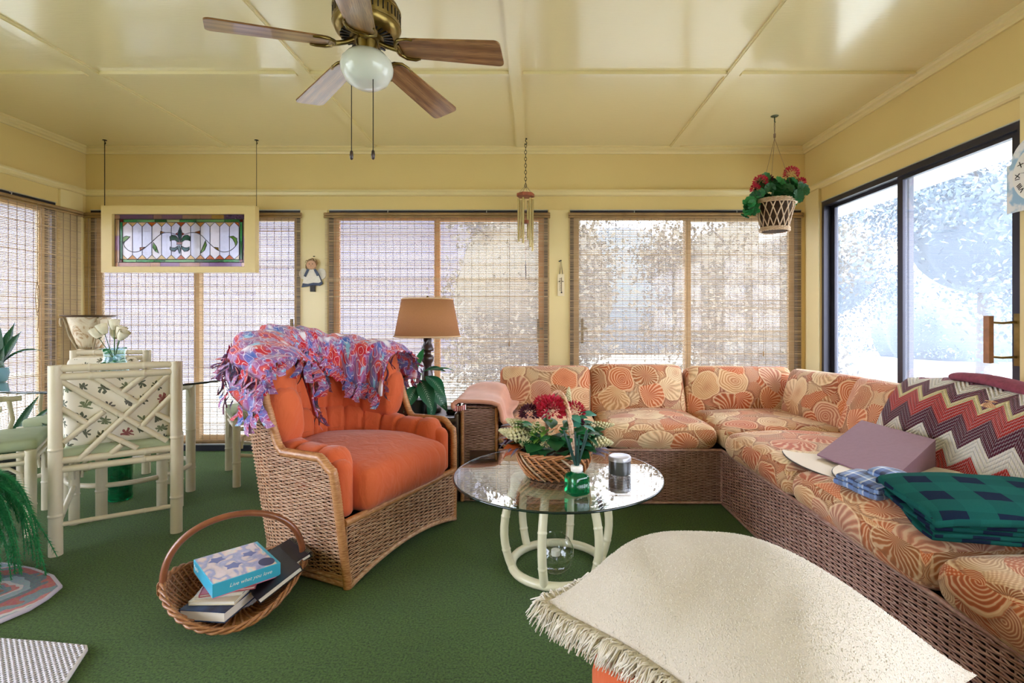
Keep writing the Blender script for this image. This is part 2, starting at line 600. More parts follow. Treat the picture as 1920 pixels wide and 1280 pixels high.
def m_shell():
    """overlapping sea-shell print: round shells with ribs, rings or nets, coral and sand"""
    t = NT('seashell_print_fabric')
    uv = t.coord('UV')
    n1 = t.noise(uv, 3.2, 2.0)
    n2 = t.noise(uv, 16.0, 2.0)
    w1 = t.n('VectorMath', operation='MULTIPLY_ADD', ins={0: n1.outputs['Color'], 1: (0.16, 0.16, 0.0), 2: uv})
    w2 = t.n('VectorMath', operation='MULTIPLY_ADD', ins={0: n2.outputs['Color'], 1: (0.022, 0.022, 0.0), 2: w1.outputs[0]})
    V = w2.outputs[0]
    def layer(scale, off):
        vv = t.n('VectorMath', operation='ADD', ins={0: V, 1: off})
        vo = t.n('TexVoronoi', voronoi_dimensions='2D', feature='F1', ins={'Vector': vv.outputs[0], 'Scale': scale, 'Randomness': 0.9})
        sep = t.n('SeparateColor', ins={0: vo.outputs['Color']})
        rel = t.n('VectorMath', operation='SUBTRACT', ins={0: vv.outputs[0], 1: vo.outputs['Position']})
        rx = t.n('SeparateXYZ', ins={0: rel.outputs[0]})
        # shells are fans: the hub sits off-centre
        ang = t.math('ARCTAN2', t.math('ADD', rx.outputs[1], t.math('MULTIPLY', t.math('SUBTRACT', sep.outputs[0], 0.5), 0.14)), t.math('ADD', rx.outputs[0], t.math('MULTIPLY', t.math('SUBTRACT', sep.outputs[1], 0.5), 0.14)))
        d = vo.outputs['Distance']
        ph = t.math('MULTIPLY', n2.outputs[0], 7.0)
        ribs = t.math('SINE', t.math('MULTIPLY_ADD', ang, 22.0, ph))
        rings = t.math('SINE', t.math('MULTIPLY_ADD', d, 78.0, ph))
        net = t.math('MULTIPLY', t.math('SINE', t.math('MULTIPLY', rx.outputs[0], 420.0)), t.math('SINE', t.math('MULTIPLY', rx.outputs[1], 420.0)))
        s1 = t.math('LESS_THAN', sep.outputs[2], 0.45)
        s2 = t.math('GREATER_THAN', sep.outputs[2], 0.78)
        s3 = t.math('SUBTRACT', 1.0, t.math('ADD', s1, s2))
        pat = t.math('ADD', t.math('ADD', t.math('MULTIPLY', ribs, s1), t.math('MULTIPLY', net, s2)), t.math('MULTIPLY', rings, s3))
        return sep, d, pat
    sep, d, pat = layer(5.6, (0, 0, 0))
    sep2, d2, pat2 = layer(10.0, (3.3, 1.7, 0))
    cols = [(0.0, C('#d2a878')), (0.15, C('#bf5a30')), (0.27, C('#dcbd92')), (0.42, C('#94613c')), (0.52, C('#cc7348')), (0.66, C('#e0c79e')), (0.78, C('#c08a74')), (0.90, C('#a85430'))]
    base = t.ramp(sep.outputs[0], cols, 'CONSTANT')
    base2 = t.ramp(sep2.outputs[1], cols, 'CONSTANT')
    # small shells fill the gaps between the big round ones
    inb = t.ramp(d, [(0.50, (1, 1, 1, 1)), (0.53, (0, 0, 0, 1))])
    b_ = t.mix(inb, t.mix(0.35, base2, C('#8a4c2a')), base)
    p_ = t.math('ADD', t.math('MULTIPLY', pat, inb), t.math('MULTIPLY', pat2, t.math('SUBTRACT', 1.0, inb)))
    p01 = t.math('MULTIPLY_ADD', p_, 0.5, 0.5)
    big = t.noise(uv, 5.0, 3.0)
    hue = t.ramp(big.outputs[0], [(0.38, (0, 0, 0, 1)), (0.64, (1, 1, 1, 1))])
    b_ = t.mix(t.math('MULTIPLY', hue, 0.42), b_, C('#d07a44'))
    cream = t.ramp(p01, [(0.55, (0, 0, 0, 1)), (0.92, (1, 1, 1, 1))])
    dark = t.ramp(p01, [(0.08, (1, 1, 1, 1)), (0.38, (0, 0, 0, 1))])
    col = t.mix(t.math('MULTIPLY', cream, 0.50), b_, C('#f0dcb6'))
    col = t.mix(t.math('MULTIPLY', dark, 0.30), col, C('#6a3820'))
    shade = t.ramp(d, [(0.0, (1, 1, 1, 1)), (0.28, (0, 0, 0, 1))])
    col = t.mix(t.math('MULTIPLY', t.math('MULTIPLY', shade, inb), 0.35), col, C('#a04a28'))
    rim = t.ramp(d, [(0.455, (0, 0, 0, 1)), (0.475, (1, 1, 1, 1)), (0.50, (1, 1, 1, 1)), (0.515, (0, 0, 0, 1))])
    col = t.mix(t.math('MULTIPLY', rim, 0.5), col, C('#ecd6ac'))
    rim2 = t.ramp(d, [(0.515, (0, 0, 0, 1)), (0.53, (1, 1, 1, 1)), (0.60, (0, 0, 0, 1))])
    col = t.mix(t.math('MULTIPLY', rim2, 0.5), col, C('#70381e'))
    t.P(Base_Color=col, Roughness=0.8, Sheen_Weight=0.15, Specular_IOR_Level=0.25)
    h = t.math('ADD', t.math('MULTIPLY', cream, 0.15), n1.outputs[0])
    t.P(Normal=t.bump(h, 0.25, 0.006))
    return t.m
M_shell = m_shell()

def m_swirl():
    t = NT('swirl_heart_print_fleece')
    co = t.coord('UV')
    n1 = t.noise(co, 9.0, 2.0)
    n2 = t.noise(co, 13.0, 2.0)
    n3 = t.noise(co, 7.0, 1.0)
    col = t.ramp(n1.outputs[0], [(0.30, C('#3f62b0')), (0.40, C('#7a74b4')), (0.46, C('#9a4a80')), (0.51, C('#a884b4')), (0.56, C('#b83a5a')), (0.62, C('#d85a44')), (0.68, C('#8e3a78')), (0.76, C('#4f9a94'))], 'LINEAR')
    col = t.mix(t.ramp(n2.outputs[0], [(0.57, (0, 0, 0, 1)), (0.62, (1, 1, 1, 1))]), col, C('#c22a34'))
    col = t.mix(t.ramp(n2.outputs[0], [(0.33, (1, 1, 1, 1)), (0.39, (0, 0, 0, 1))]), col, C('#8cc0e0'))
    col = t.mix(t.ramp(n3.outputs[0], [(0.30, (1, 1, 1, 1)), (0.36, (0, 0, 0, 1))]), col, C('#e8e4f0'))
    wv = t.n('VectorMath', operation='MULTIPLY_ADD', ins={0: n2.outputs['Color'], 1: (0.06, 0.06, 0.0), 2: co})
    vo = t.n('TexVoronoi', voronoi_dimensions='2D', feature='F1', ins={'Vector': wv.outputs[0], 'Scale': 17.0})
    r = t.math('ABSOLUTE', t.math('SINE', t.math('MULTIPLY', vo.outputs['Distance'], 9.0)))
    line = t.ramp(r, [(0.12, (1, 1, 1, 1)), (0.26, (0, 0, 0, 1))])
    col = t.mix(t.math('MULTIPLY', line, 0.8), col, C('#efe0ec'))
    f = t.noise(co, 300.0, 1.0)
    t.P(Base_Color=col, Roughness=0.95, Sheen_Weight=0.3, Specular_IOR_Level=0.1, Normal=t.bump(f.outputs[0], 0.3, 0.002))
    return t.m
M_swirl = m_swirl()

def m_chevron():
    t = NT('crochet_chevron_wool')
    uv = t.coord('UV')
    s = t.n('SeparateXYZ', ins={0: uv})
    u, v = s.outputs[0], s.outputs[1]
    zig = t.math('PINGPONG', u, 0.068)
    w = t.math('ADD', v, t.math('MULTIPLY', zig, 1.0))
    cyc = t.math('FRACT', t.math('DIVIDE', t.math('ADD', w, 0.10), 0.50))
    col = t.ramp(cyc, [(0.0, C('#ece6da')), (0.13, C('#8e4456')), (0.22, C('#b8342e')), (0.38, C('#ece6da')), (0.54, C('#5c2436')), (0.70, C('#b8342e')), (0.85, C('#e4d49a')), (0.91, C('#6a2c3c'))], 'CONSTANT')
    rows = t.math('SINE', t.math('MULTIPLY', w, 2 * PI / 0.02))
    st = t.math('SINE', t.math('MULTIPLY', u, 2 * PI / 0.008))
    h = t.math('ADD', t.math('MULTIPLY', rows, 0.7), t.math('MULTIPLY', st, 0.3))
    dk = t.ramp(t.math('MULTIPLY_ADD', rows, 0.5, 0.5), [(0.0, (0.35, 0.35, 0.35, 1)), (0.35, (1, 1, 1, 1))])
    t.P(Base_Color=t.mix(0.5, col, dk, 'MULTIPLY'), Roughness=0.95, Sheen_Weight=0.3, Specular_IOR_Level=0.1, Normal=t.bump(h, 0.9, 0.006))
    return t.m
M_chevron = m_chevron()

def m_check():
    t = NT('green_navy_check_fleece')
    uv = t.coord('UV', rot=(0, 0, 0.12))
    s = t.n('SeparateXYZ', ins={0: uv})
    a = t.math('GREATER_THAN', t.math('FRACT', t.math('DIVIDE', s.outputs[0], 0.13)), 0.52)
    b = t.math('GREATER_THAN', t.math('FRACT', t.math('DIVIDE', s.outputs[1], 0.13)), 0.52)
    both = t.math('MULTIPLY', a, b)
    one = t.math('MULTIPLY', t.math('ADD', a, b), 0.5)
    col = t.mix(t.math('MULTIPLY', one, 0.55), C('#1c5a54'), C('#13383e'))
    col = t.mix(both, col, C('#191b38'))
    f = t.noise(uv, 240.0, 2.0)
    col = t.mix(t.math('MULTIPLY', f.outputs[0], 0.35), col, C('#123c38'))
    t.P(Base_Color=col, Roughness=1.0, Specular_IOR_Level=0.05, Normal=t.bump(f.outputs[0], 0.2, 0.002))
    return t.m
M_check = m_check()

def m_plaid():
    t = NT('blue_white_plaid')
    uv = t.coord('UV')
    s = t.n('SeparateXYZ', ins={0: uv})
    a = t.math('FRACT', t.math('DIVIDE', s.outputs[0], 0.062))
    b = t.math('FRACT', t.math('DIVIDE', s.outputs[1], 0.062))
    ca = t.ramp(a, [(0.0, C('#3d5c9c')), (0.35, C('#dfe4ea')), (0.45, C('#7c98c8')), (0.7, C('#20294a'))], 'CONSTANT')
    cb = t.ramp(b, [(0.0, C('#4a6cae')), (0.3, C('#e4e8ec')), (0.42, C('#7c98c8')), (0.72, C('#20294a'))], 'CONSTANT')
    t.P(Base_Color=t.mix(0.5, ca, cb), Roughness=0.95, Sheen_Weight=0.3)
    return t.m
M_plaid = m_plaid()

def m_oak(name, c1, c2, c3):
    t = NT(name)
    co = t.coord('Object', scale=(1.2, 16.0, 16.0))
    w = t.n('TexWave', wave_type='BANDS', bands_direction='Y', ins={'Vector': co, 'Scale': 0.55, 'Distortion': 9.0, 'Detail': 2.0, 'Detail Scale': 0.5})
    g = t.noise(t.coord('Object', scale=(3, 120, 120)), 5.0, 3.0)
    col = t.mix(w.outputs[0], C(c1), C(c2))
    col = t.mix(t.ramp(g.outputs[0], [(0.42, (0, 0, 0, 1)), (0.7, (1, 1, 1, 1))]), col, C(c3))
    t.P(Base_Color=col, Roughness=0.3, Coat_Weight=0.9, Coat_Roughness=0.12)
    return t.m
M_oak = m_oak('oak_veneer', '#b58450', '#8a5c30', '#5c3a1e')
M_darkwood = mat('dark_turned_wood', '#3a2420', 0.35, var=0.4, vscale=14, coat=0.3)
M_greywood = m_oak('weathered_grey_wood', '#5c4c48', '#4a3c3a', '#6e605a')

def m_boucle():
    t = NT('cream_boucle')
    co = t.coord('Object')
    w = t.noise(co, 330.0, 2.0)
    big = t.noise(co, 9.0, 3.0)
    col = t.mix(big.outputs[0], C('#ccc1b0'), C('#d8cfc2'))
    t.P(Base_Color=col, Roughness=0.95, Sheen_Weight=0.15, Specular_IOR_Level=0.1, Normal=t.bump(w.outputs[0], 0.5, 0.004))
    return t.m
M_boucle = m_boucle()
M_fringe = mat('cream_cotton_fringe', '#f0e8da', 0.95, var=0.2, vscale=40)

def m_floral():
    t = NT('botanical_print_cotton')
    uv = t.coord('UV')
    nz = t.noise(uv, 26.0, 2.0)
    wv = t.n('VectorMath', operation='MULTIPLY_ADD', ins={0: nz.outputs['Color'], 1: (0.035, 0.035, 0), 2: uv})
    vo = t.n('TexVoronoi', voronoi_dimensions='2D', feature='F1', ins={'Vector': uv, 'Scale': 14.0, 'Randomness': 0.55})
    rel = t.n('VectorMath', operation='SUBTRACT', ins={0: wv.outputs[0], 1: vo.outputs['Position']})
    rx = t.n('SeparateXYZ', ins={0: rel.outputs[0]})
    ang = t.math('ARCTAN2', rx.outputs[1], rx.outputs[0])
    dist = t.n('VectorMath', operation='LENGTH', ins={0: rel.outputs[0]})
    pet = t.math('MULTIPLY_ADD', t.math('ABSOLUTE', t.math('SINE', t.math('MULTIPLY', ang, 3.5))), 0.020, 0.007)
    spr = t.math('LESS_THAN', dist.outputs['Value'], pet)
    sep = t.n('SeparateColor', ins={0: vo.outputs['Color']})
    pc = t.ramp(sep.outputs[0], [(0.0, C('#39442e')), (0.45, C('#5a6a44')), (0.72, C('#8a2f38')), (0.85, C('#3b3b34'))], 'CONSTANT')
    col = t.mix(t.math('MULTIPLY', spr, 0.9), C('#e9e2cf'), pc)
    t.P(Base_Color=col, Roughness=0.85)
    return t.m
M_floral = m_floral()
M_sage = mat('sage_green_cotton', '#a9b493', 0.85, var=0.12, vscale=10)
M_mauve = mat('mauve_card', '#93707f', 0.7, var=0.06, vscale=60)
M_ivorycard = mat('ivory_card', '#e6d8c6', 0.55)
M_ivoryedge = mat('dark_card_edge', '#3c342c', 0.6)
M_white = mat('white_paint', '#ece9e2', 0.4)
M_paper = mat('book_pages', '#e6e1d6', 0.8)
M_peach = mat('peach_cotton', '#d69a80', 0.9, var=0.12, vscale=12, sheen=0.3)
M_wax = mat('white_wax', '#efe9da', 0.5)

def m_leaf(name, c1, c2, vein=None, rough=0.4):
    t = NT(name)
    uv = t.coord('UV')
    s = t.n('SeparateXYZ', ins={0: uv})
    d = t.math('ABSOLUTE', t.math('SUBTRACT', s.outputs[1], 0.5))
    nz = t.noise(t.coord('Object'), 30.0, 2.0)
    col = t.mix(nz.outputs[0], C(c1), C(c2))
    if vein:
        side = t.math('SINE', t.math('MULTIPLY', t.math('SUBTRACT', s.outputs[0], t.math('MULTIPLY', d, 0.5)), 46.0))
        vv = t.ramp(t.math('ADD', t.math('MULTIPLY', d, 2.2), t.math('MULTIPLY', t.math('ABSOLUTE', side), 0.5)), [(0.05, (1, 1, 1, 1)), (0.5, (0, 0, 0, 1))])
        col = t.mix(t.math('MULTIPLY', vv, 0.8), col, C(vein))
    df = t.b
    t.P(Base_Color=col, Roughness=rough)
    tl = t.n('BsdfTranslucent', ins={0: col})
    mx = t.n('MixShader', ins={0: 0.25})
    t.t.links.new(df.outputs[0], mx.inputs[1]); t.t.links.new(tl.outputs[0], mx.inputs[2])
    t.t.links.new(mx.outputs[0], t.out.inputs[0])
    return t.m
M_leaf = m_leaf('deep_green_leaf', '#2c6a3a', '#174526')
M_leaf_bright = m_leaf('bright_green_leaf', '#3fa05a', '#1f6a3c')
M_leaf_lime = m_leaf('lime_leaf', '#8ab04a', '#5c8a3c')
M_leaf_var = m_leaf('variegated_leaf', '#1f6a42', '#15503a', '#b8d8c4')
M_leaf_strap = m_leaf('strap_leaf', '#245a36', '#163c2c', '#6a9a6a', 0.3)
M_leaf_teal = m_leaf('blue_green_leaf', '#58a890', '#2a7c6a')
M_leaf_plum = m_leaf('plum_leaf', '#5a3044', '#3a2030')
M_leaf_rust = m_leaf('rust_leaf', '#c8622c', '#a04a24')
M_leaf_mauve = m_leaf('grey_mauve_leaf', '#8a8298', '#5c5068')
M_fern = m_leaf('fern_green', '#3fa862', '#1c7444')
M_petal_red = mat('crimson_petal', '#cc2040', 0.6, var=0.4, vscale=50)
M_petal_plum = mat('plum_petal', '#5a1a34', 0.6, var=0.4, vscale=50)
M_petal_cream = mat('cream_blossom', '#dcd4a8', 0.7, var=0.3, vscale=60)
M_rose = mat('ivory_rose', '#ece4c8', 0.6, var=0.15, vscale=40)
M_stem = mat('green_stem', '#4c6a3a', 0.6)
M_soil = mat('brown_moss', '#4a3420', 0.95, var=0.5, vscale=40)

# ------------------------------------------------------------------ the room
mb = MB(); mb.bb(XL - 0.1, XR + 0.1, YR - 0.1, YB + 0.1, -0.08, 0.0)
struct(mb.build('floor', M_carpet, smooth=False))

# ceiling: a deck with painted panels and battens over the joints
mb = MB(); mb.bb(XL - 0.1, XR + 0.1, YR - 0.1, YB + 0.1, ZC + 0.012, ZC + 0.1)
ceiling = struct(mb.build('ceiling', M_ceil, smooth=False))
cx = [XL, -2.508, -1.308, -0.10, 1.143, XR]
cy = [YR, 0.42, 1.64, 2.86, YB]
for i in range(5):
    for j in range(4):
        b = MB(); b.bb(cx[i] + 0.002, cx[i + 1] - 0.002, cy[j] + 0.002, cy[j + 1] - 0.002, ZC, ZC + 0.012)
        b.build('ceiling_panel', M_ceil, ceiling, smooth=False)
for x in cx[1:-1]:
    b = MB()
    b.bb(x - 0.033, x + 0.033, YR, YB - 0.03, ZC - 0.015, ZC)
    b.bb(x - 0.040, x - 0.033, YR, YB - 0.03, ZC - 0.010, ZC)
    b.bb(x + 0.033, x + 0.040, YR, YB - 0.03, ZC - 0.010, ZC)
    b.build('batten', M_ceil, ceiling, smooth=False)
for y in cy[1:-1]:
    for i in range(5):
        b = MB(); b.bb(cx[i] + 0.041, cx[i + 1] - 0.041, y - 0.014, y + 0.014, ZC - 0.018, ZC)
        b.build('cross_batten', M_ceil, ceiling, smooth=False)

# roof overhang outside, seen through the side door; wide unseen eaves block the sun
mb = MB()
mb.bb(XL - 1.5, XR + 1.25, YR - 1.5, YB + 0.9, ZC + 0.1, ZC + 0.2)
mb.bb(XR + 1.15, XR + 1.25, YR - 1.5, YB + 3.4, 2.24, ZC + 0.2)
struct(mb.build('roof', M_white, smooth=False))

BAYS = [(-3.62, -1.906, -2.77), (-1.67, 0.118, -0.794), (0.30, 2.19, 1.27)]
ZH = 1.965   # window head
mb = MB()
mb.bb(XL - 0.1, XR + 0.1, YB, YB + 0.1, ZH, ZC + 0.01)
mb.bb(XL - 0.1, BAYS[0][0], YB, YB + 0.1, 0, ZH)
mb.bb(BAYS[0][1], BAYS[1][0], YB, YB + 0.1, 0, ZH)
mb.bb(BAYS[1][1], BAYS[2][0], YB, YB + 0.1, 0, ZH)
mb.bb(BAYS[2][1], XR + 0.1, YB, YB + 0.1, 0, ZH)
struct(mb.build('wall_back', M_wall, smooth=False))

DY0, DY1 = 2.27, 3.86    # side door
mb = MB()
mb.bb(XR, XR + 0.1, YR, YB, ZH + 0.01, ZC + 0.01)
mb.bb(XR, XR + 0.1, DY1, YB, 0, ZH + 0.01)
mb.bb(XR, XR + 0.1, 1.75, DY0, 0, ZH + 0.01)
mb.bb(XR, XR + 0.1, YR, -1.4, 0, ZH + 0.01)
struct(mb.build('wall_right', M_wall, smooth=False))
mb = MB()
mb.bb(XL - 0.1, XL, YR, YB, ZH, ZC + 0.01)
mb.bb(XL - 0.1, XL, 3.84, YB, 0, ZH)
mb.bb(XL - 0.1, XL, 1.75, 2.05, 0, ZH)
mb.bb(XL - 0.1, XL, YR, -1.4, 0, ZH)
struct(mb.build('wall_left', M_wall, smooth=False))
mb = MB()
mb.bb(XL - 0.1, XR + 0.1, YR - 0.1, YR, 0, ZC + 0.01)
struct(mb.build('wall_rear', M_wall, smooth=False))

# picture rail and crown moulding
def moulding(name, prof, spans):
    """prof: (out from wall, z); spans: list of (wall, a0, a1)"""
    b = MB()
    for wall, a0, a1 in spans:
        if wall == 'back':  b.prism([(YB - o, z) for o, z in prof], 0, a0, a1)
        elif wall == 'right': b.prism([(XR - o, z) for o, z in prof], 1, a0, a1)
        elif wall == 'left': b.prism([(XL + o, z) for o, z in prof], 1, a0, a1)
    return struct(b.build(name, M_trim, smooth=False))
crown = [(0, ZC), (0.045, ZC), (0.045, ZC - 0.012), (0.032, ZC - 0.02), (0.032, ZC - 0.034), (0.018, ZC - 0.042), (0.014, ZC - 0.055), (0, ZC - 0.055)]
rail = [(0, 2.13), (0.032, 2.13), (0.034, 2.118), (0.026, 2.108), (0.022, 2.09), (0.012, 2.082), (0, 2.08)]
moulding('trim_1', crown, [('back', XL, XR)])
moulding('trim_2', crown, [('right', YR, YB)])
moulding('trim_3', crown, [('left', YR, YB)])
moulding('trim_4', rail, [('back', XL, XR)])
moulding('trim_5', rail, [('right', YR, YB)])
moulding('trim_6', rail, [('left', YR, YB)])

# casing boards on the pillars and around the side door
mb = MB()
mb.bb(BAYS[0][1] + 0.01, BAYS[1][0] - 0.01, YB - 0.016, YB, 0, ZH)
mb.bb(BAYS[1][1] + 0.01, BAYS[2][0] - 0.01, YB - 0.016, YB, 0, ZH)
struct(mb.build('trim_7', M_trim, smooth=False))
mb = MB()
mb.bb(XR - 0.022, XR, DY1 + 0.005, YB - 0.06, 0, 2.08)
mb.bb(XR - 0.022, XR, 2.16, DY0 - 0.005, 0, 2.08)
struct(mb.build('trim_8', M_trim, smooth=False))
mb = MB(); mb.bb(XL, XL + 0.02, 3.86, YB - 0.05, 0, 2.08)
struct(mb.build('trim_9', M_trim, smooth=False))

def slider(name, along, a0, a1, mid, plane, sgn, pane, ztop=ZH, hd=0.04, wooden=None, handle=None):
    """two-sash sliding window; along 'x' or 'y'; plane = inner face coordinate; sgn: outward direction"""
    def B(b, s0, s1, o0, o1, z0, z1):
        lo, hi = sorted((plane + sgn * o0, plane + sgn * o1))
        if along == 'x': b.bb(s0, s1, lo, hi, z0, z1)
        else: b.bb(lo, hi, s0, s1, z0, z1)
    b = MB()
    B(b, a0, a1, 0.0, 0.09, ztop - 0.035, ztop)
    B(b, a0, a1, 0.0, 0.09, 0.0, 0.05)
    B(b, a0, a0 + 0.03, 0.0, 0.09, 0.05, ztop - 0.035)
    B(b, a1 - 0.03, a1, 0.0, 0.09, 0.05, ztop - 0.035)
    root = struct(b.build(name, M_bronze, smooth=False))
    b = MB()
    B(b, a0, a1, -0.006, 0.0, ztop, ztop + 0.006)
    B(b, a0, a1, -0.012, 0.0, 0.05, 0.06)
    b.build('metal_bead', M_alu, root, smooth=False)
    for (s0, s1, d) in ((a0 + 0.03, mid + 0.025, 0.02), (mid - 0.025, a1 - 0.03, 0.055)):
        w = 0.045
        b = MB()
        B(b, s0, s0 + w, d, d + 0.028, 0.05, ztop - 0.035)
        B(b, s1 - w, s1, d, d + 0.028, 0.05, ztop - 0.035)
        B(b, s0 + w, s1 - w, d, d + 0.028, ztop - 0.035 - hd, ztop - 0.035)
        B(b, s0 + w, s1 - w, d, d + 0.028, 0.05, 0.12)
        sash = b.build('sash_frame', wooden or M_bronze, root, smooth=False)
        b = MB()
        B(b, s0 + w, s1 - w, d + 0.012, d + 0.016, 0.12, ztop - 0.035 - hd)
        b.build('pane', pane, sash, smooth=False)
    return root

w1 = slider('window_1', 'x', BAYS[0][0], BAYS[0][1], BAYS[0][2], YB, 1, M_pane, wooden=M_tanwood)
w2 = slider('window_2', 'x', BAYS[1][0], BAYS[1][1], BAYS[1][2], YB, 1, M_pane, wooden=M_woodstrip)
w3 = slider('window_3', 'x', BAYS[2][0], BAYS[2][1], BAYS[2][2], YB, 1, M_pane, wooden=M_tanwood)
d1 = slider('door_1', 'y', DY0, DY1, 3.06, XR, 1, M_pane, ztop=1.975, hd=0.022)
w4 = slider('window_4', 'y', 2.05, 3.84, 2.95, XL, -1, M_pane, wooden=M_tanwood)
w5 = slider('window_5', 'y', -1.4, 1.75, 0.2, XL, -1, M_pane_clear)
w6 = slider('window_6', 'y', -1.4, 1.75, 0.2, XR, 1, M_pane_clear)

# wooden pull on the side door and latches on the back windows
b = MB()
b.box((XR - 0.10, 2.335, 0.975), (0.022, 0.03, 0.22))
hd = b.build('pull_handle', mat('pull_wood', '#a87654', 0.5, var=0.3, vscale=30), d1, smooth=False)
b = MB()
for z in (0.895, 1.055):
    b.tube([(XR - 0.09, 2.335, z), (XR - 0.05, 2.32, z - 0.004), (XR - 0.02, 2.30, z), (XR + 0.01, 2.295, z)], 0.006, 6)
b.box((XR - 0.002, 2.293, 0.975), (0.012, 0.03, 0.24))
b.build('handle_bracket', M_brass, hd)
for root, x in ((w1, -1.98), (w2, 0.04), (w3, 0.40)):
    b = MB()
    b.box((x, YB + 0.008, 0.98), (0.02, 0.02, 0.2))
    b.box((x + 0.02, YB + 0.012, 1.0), (0.04, 0.014, 0.02))
    b.build('latch_pull', mat('latch_bronze', '#5c5248', 0.5), root, smooth=False)

# ------------------------------------------------------------------ woven bamboo blinds
def blind(label, along, a0, a1, plane, sgn, cord_at=None, ztop=1.935, zbot=0.075):
    """hangs in front of a window; plane is its own plane; sgn points into the room"""
    def Pt(s, o, z):
        return (s, plane + sgn * o, z) if along == 'x' else (plane + sgn * o, s, z)
    def B(b, s0, s1, o0, o1, z0, z1):
        p, q = Pt(s0, o0, z0), Pt(s1, o1, z1)
        b.bb(min(p[0], q[0]), max(p[0], q[0]), min(p[1], q[1]), max(p[1], q[1]), z0, z1)
    mid = Pt((a0 + a1) / 2, 0, 0)
    root = thing('bamboo_blind', label, 'blind', (mid[0], mid[1], zbot), group='woven bamboo window blinds')
    b = MB()
    b.tube([Pt(a0 - 0.006, 0.004, ztop - 0.008), Pt(a1 + 0.006, 0.004, ztop - 0.008)], 0.013, 8)
    b.tube([Pt(a0 - 0.006, 0.006, ztop - 0.03), Pt(a1 + 0.006, 0.006, ztop - 0.03)], 0.010, 8)
    b.build('head_rail', M_bamboo_rail, root, world=True)
    b = MB()
    z = ztop - 0.045
    rnd = random.Random(hash(round(a0 * 100)) % 999)
    while z > zbot + 0.02:
        h = 0.0042 + rnd.random() * 0.0020
        if rnd.random() < 0.12: h += 0.0025
        B(b, a0, a1, -0.001, 0.0012, z - h, z)
        z -= 0.0105 + rnd.random() * 0.0016
    o = b.build('slats', M_slats, root, world=True, smooth=False)
    o['kind'] = 'stuff'
    b = MB()
    s = a0 + 0.03
    while s < a1 - 0.01:
        B(b, s - 0.0009, s + 0.0009, -0.0025, 0.0025, zbot, ztop - 0.03)
        s += 0.058
    o = b.build('strings', M_string, root, world=True, smooth=False)
    o['kind'] = 'stuff'
    b = MB()
    b.tube([Pt(a0, 0.0, zbot + 0.012), Pt(a1, 0.0, zbot + 0.012)], 0.012, 8)
    b.build('bottom_rail', M_bamboo_rail, root, world=True)
    for s in (a0 + 0.28 * (a1 - a0), a0 + 0.72 * (a1 - a0)):
        b = MB(); b.tube([Pt(s, 0.0, ztop), Pt(s, 0.006, ztop + 0.018), Pt(s, -0.01, ztop + 0.024)], 0.003, 5)
        b.build('hanging_hook', M_alu, root, world=True)
    if cord_at is not None:
        s, z1 = cord_at
        b = MB()
        b.tube([Pt(s, 0.018, ztop - 0.03), Pt(s + 0.004, 0.02, (ztop + z1) / 2), Pt(s, 0.018, z1)], 0.002, 5)
        cord = b.build('pull_cord', M_string, root, world=True)
        b = MB()
        b.tube([Pt(s, 0.018, z1), Pt(s, 0.018, z1 - 0.012), Pt(s, 0.018, z1 - 0.035), Pt(s, 0.018, z1 - 0.045)], [0.002, 0.006, 0.007, 0.002], 6)
        b.build('cord_toggle', M_bamboo_rail, cord, world=True)
    return root
blind('woven bamboo blind behind the hanging stained-glass panel', 'x', -3.64, -1.885, YB - 0.032, -1)
blind('woven bamboo blind behind the lamp, over the middle window with orange jambs', 'x', -1.69, 0.130, YB - 0.032, -1, (-0.195, 0.90))
blind('woven bamboo blind behind the sofa, under the hanging geranium', 'x', 0.29, 2.180, YB - 0.032, -1, (1.86, 0.82))
lb = blind('woven bamboo blind on the left side wall with a looped cord', 'y', 2.10, 4.02, XL + 0.032, 1)
b = MB()
for k, (z0, z1, w) in enumerate(((1.92, 1.33, 0.0), (1.33, 1.12, 0.018), (1.36, 1.10, -0.015), (1.3, 0.98, 0.008))):
    pts = [(XL + 0.055, 3.645 + w * math.sin(PI * i / 10), z0 + (z1 - z0) * i / 10) for i in range(11)]
    b.tube(pts, 0.002, 5)
b.build('pull_cord', M_string, lb, world=True)

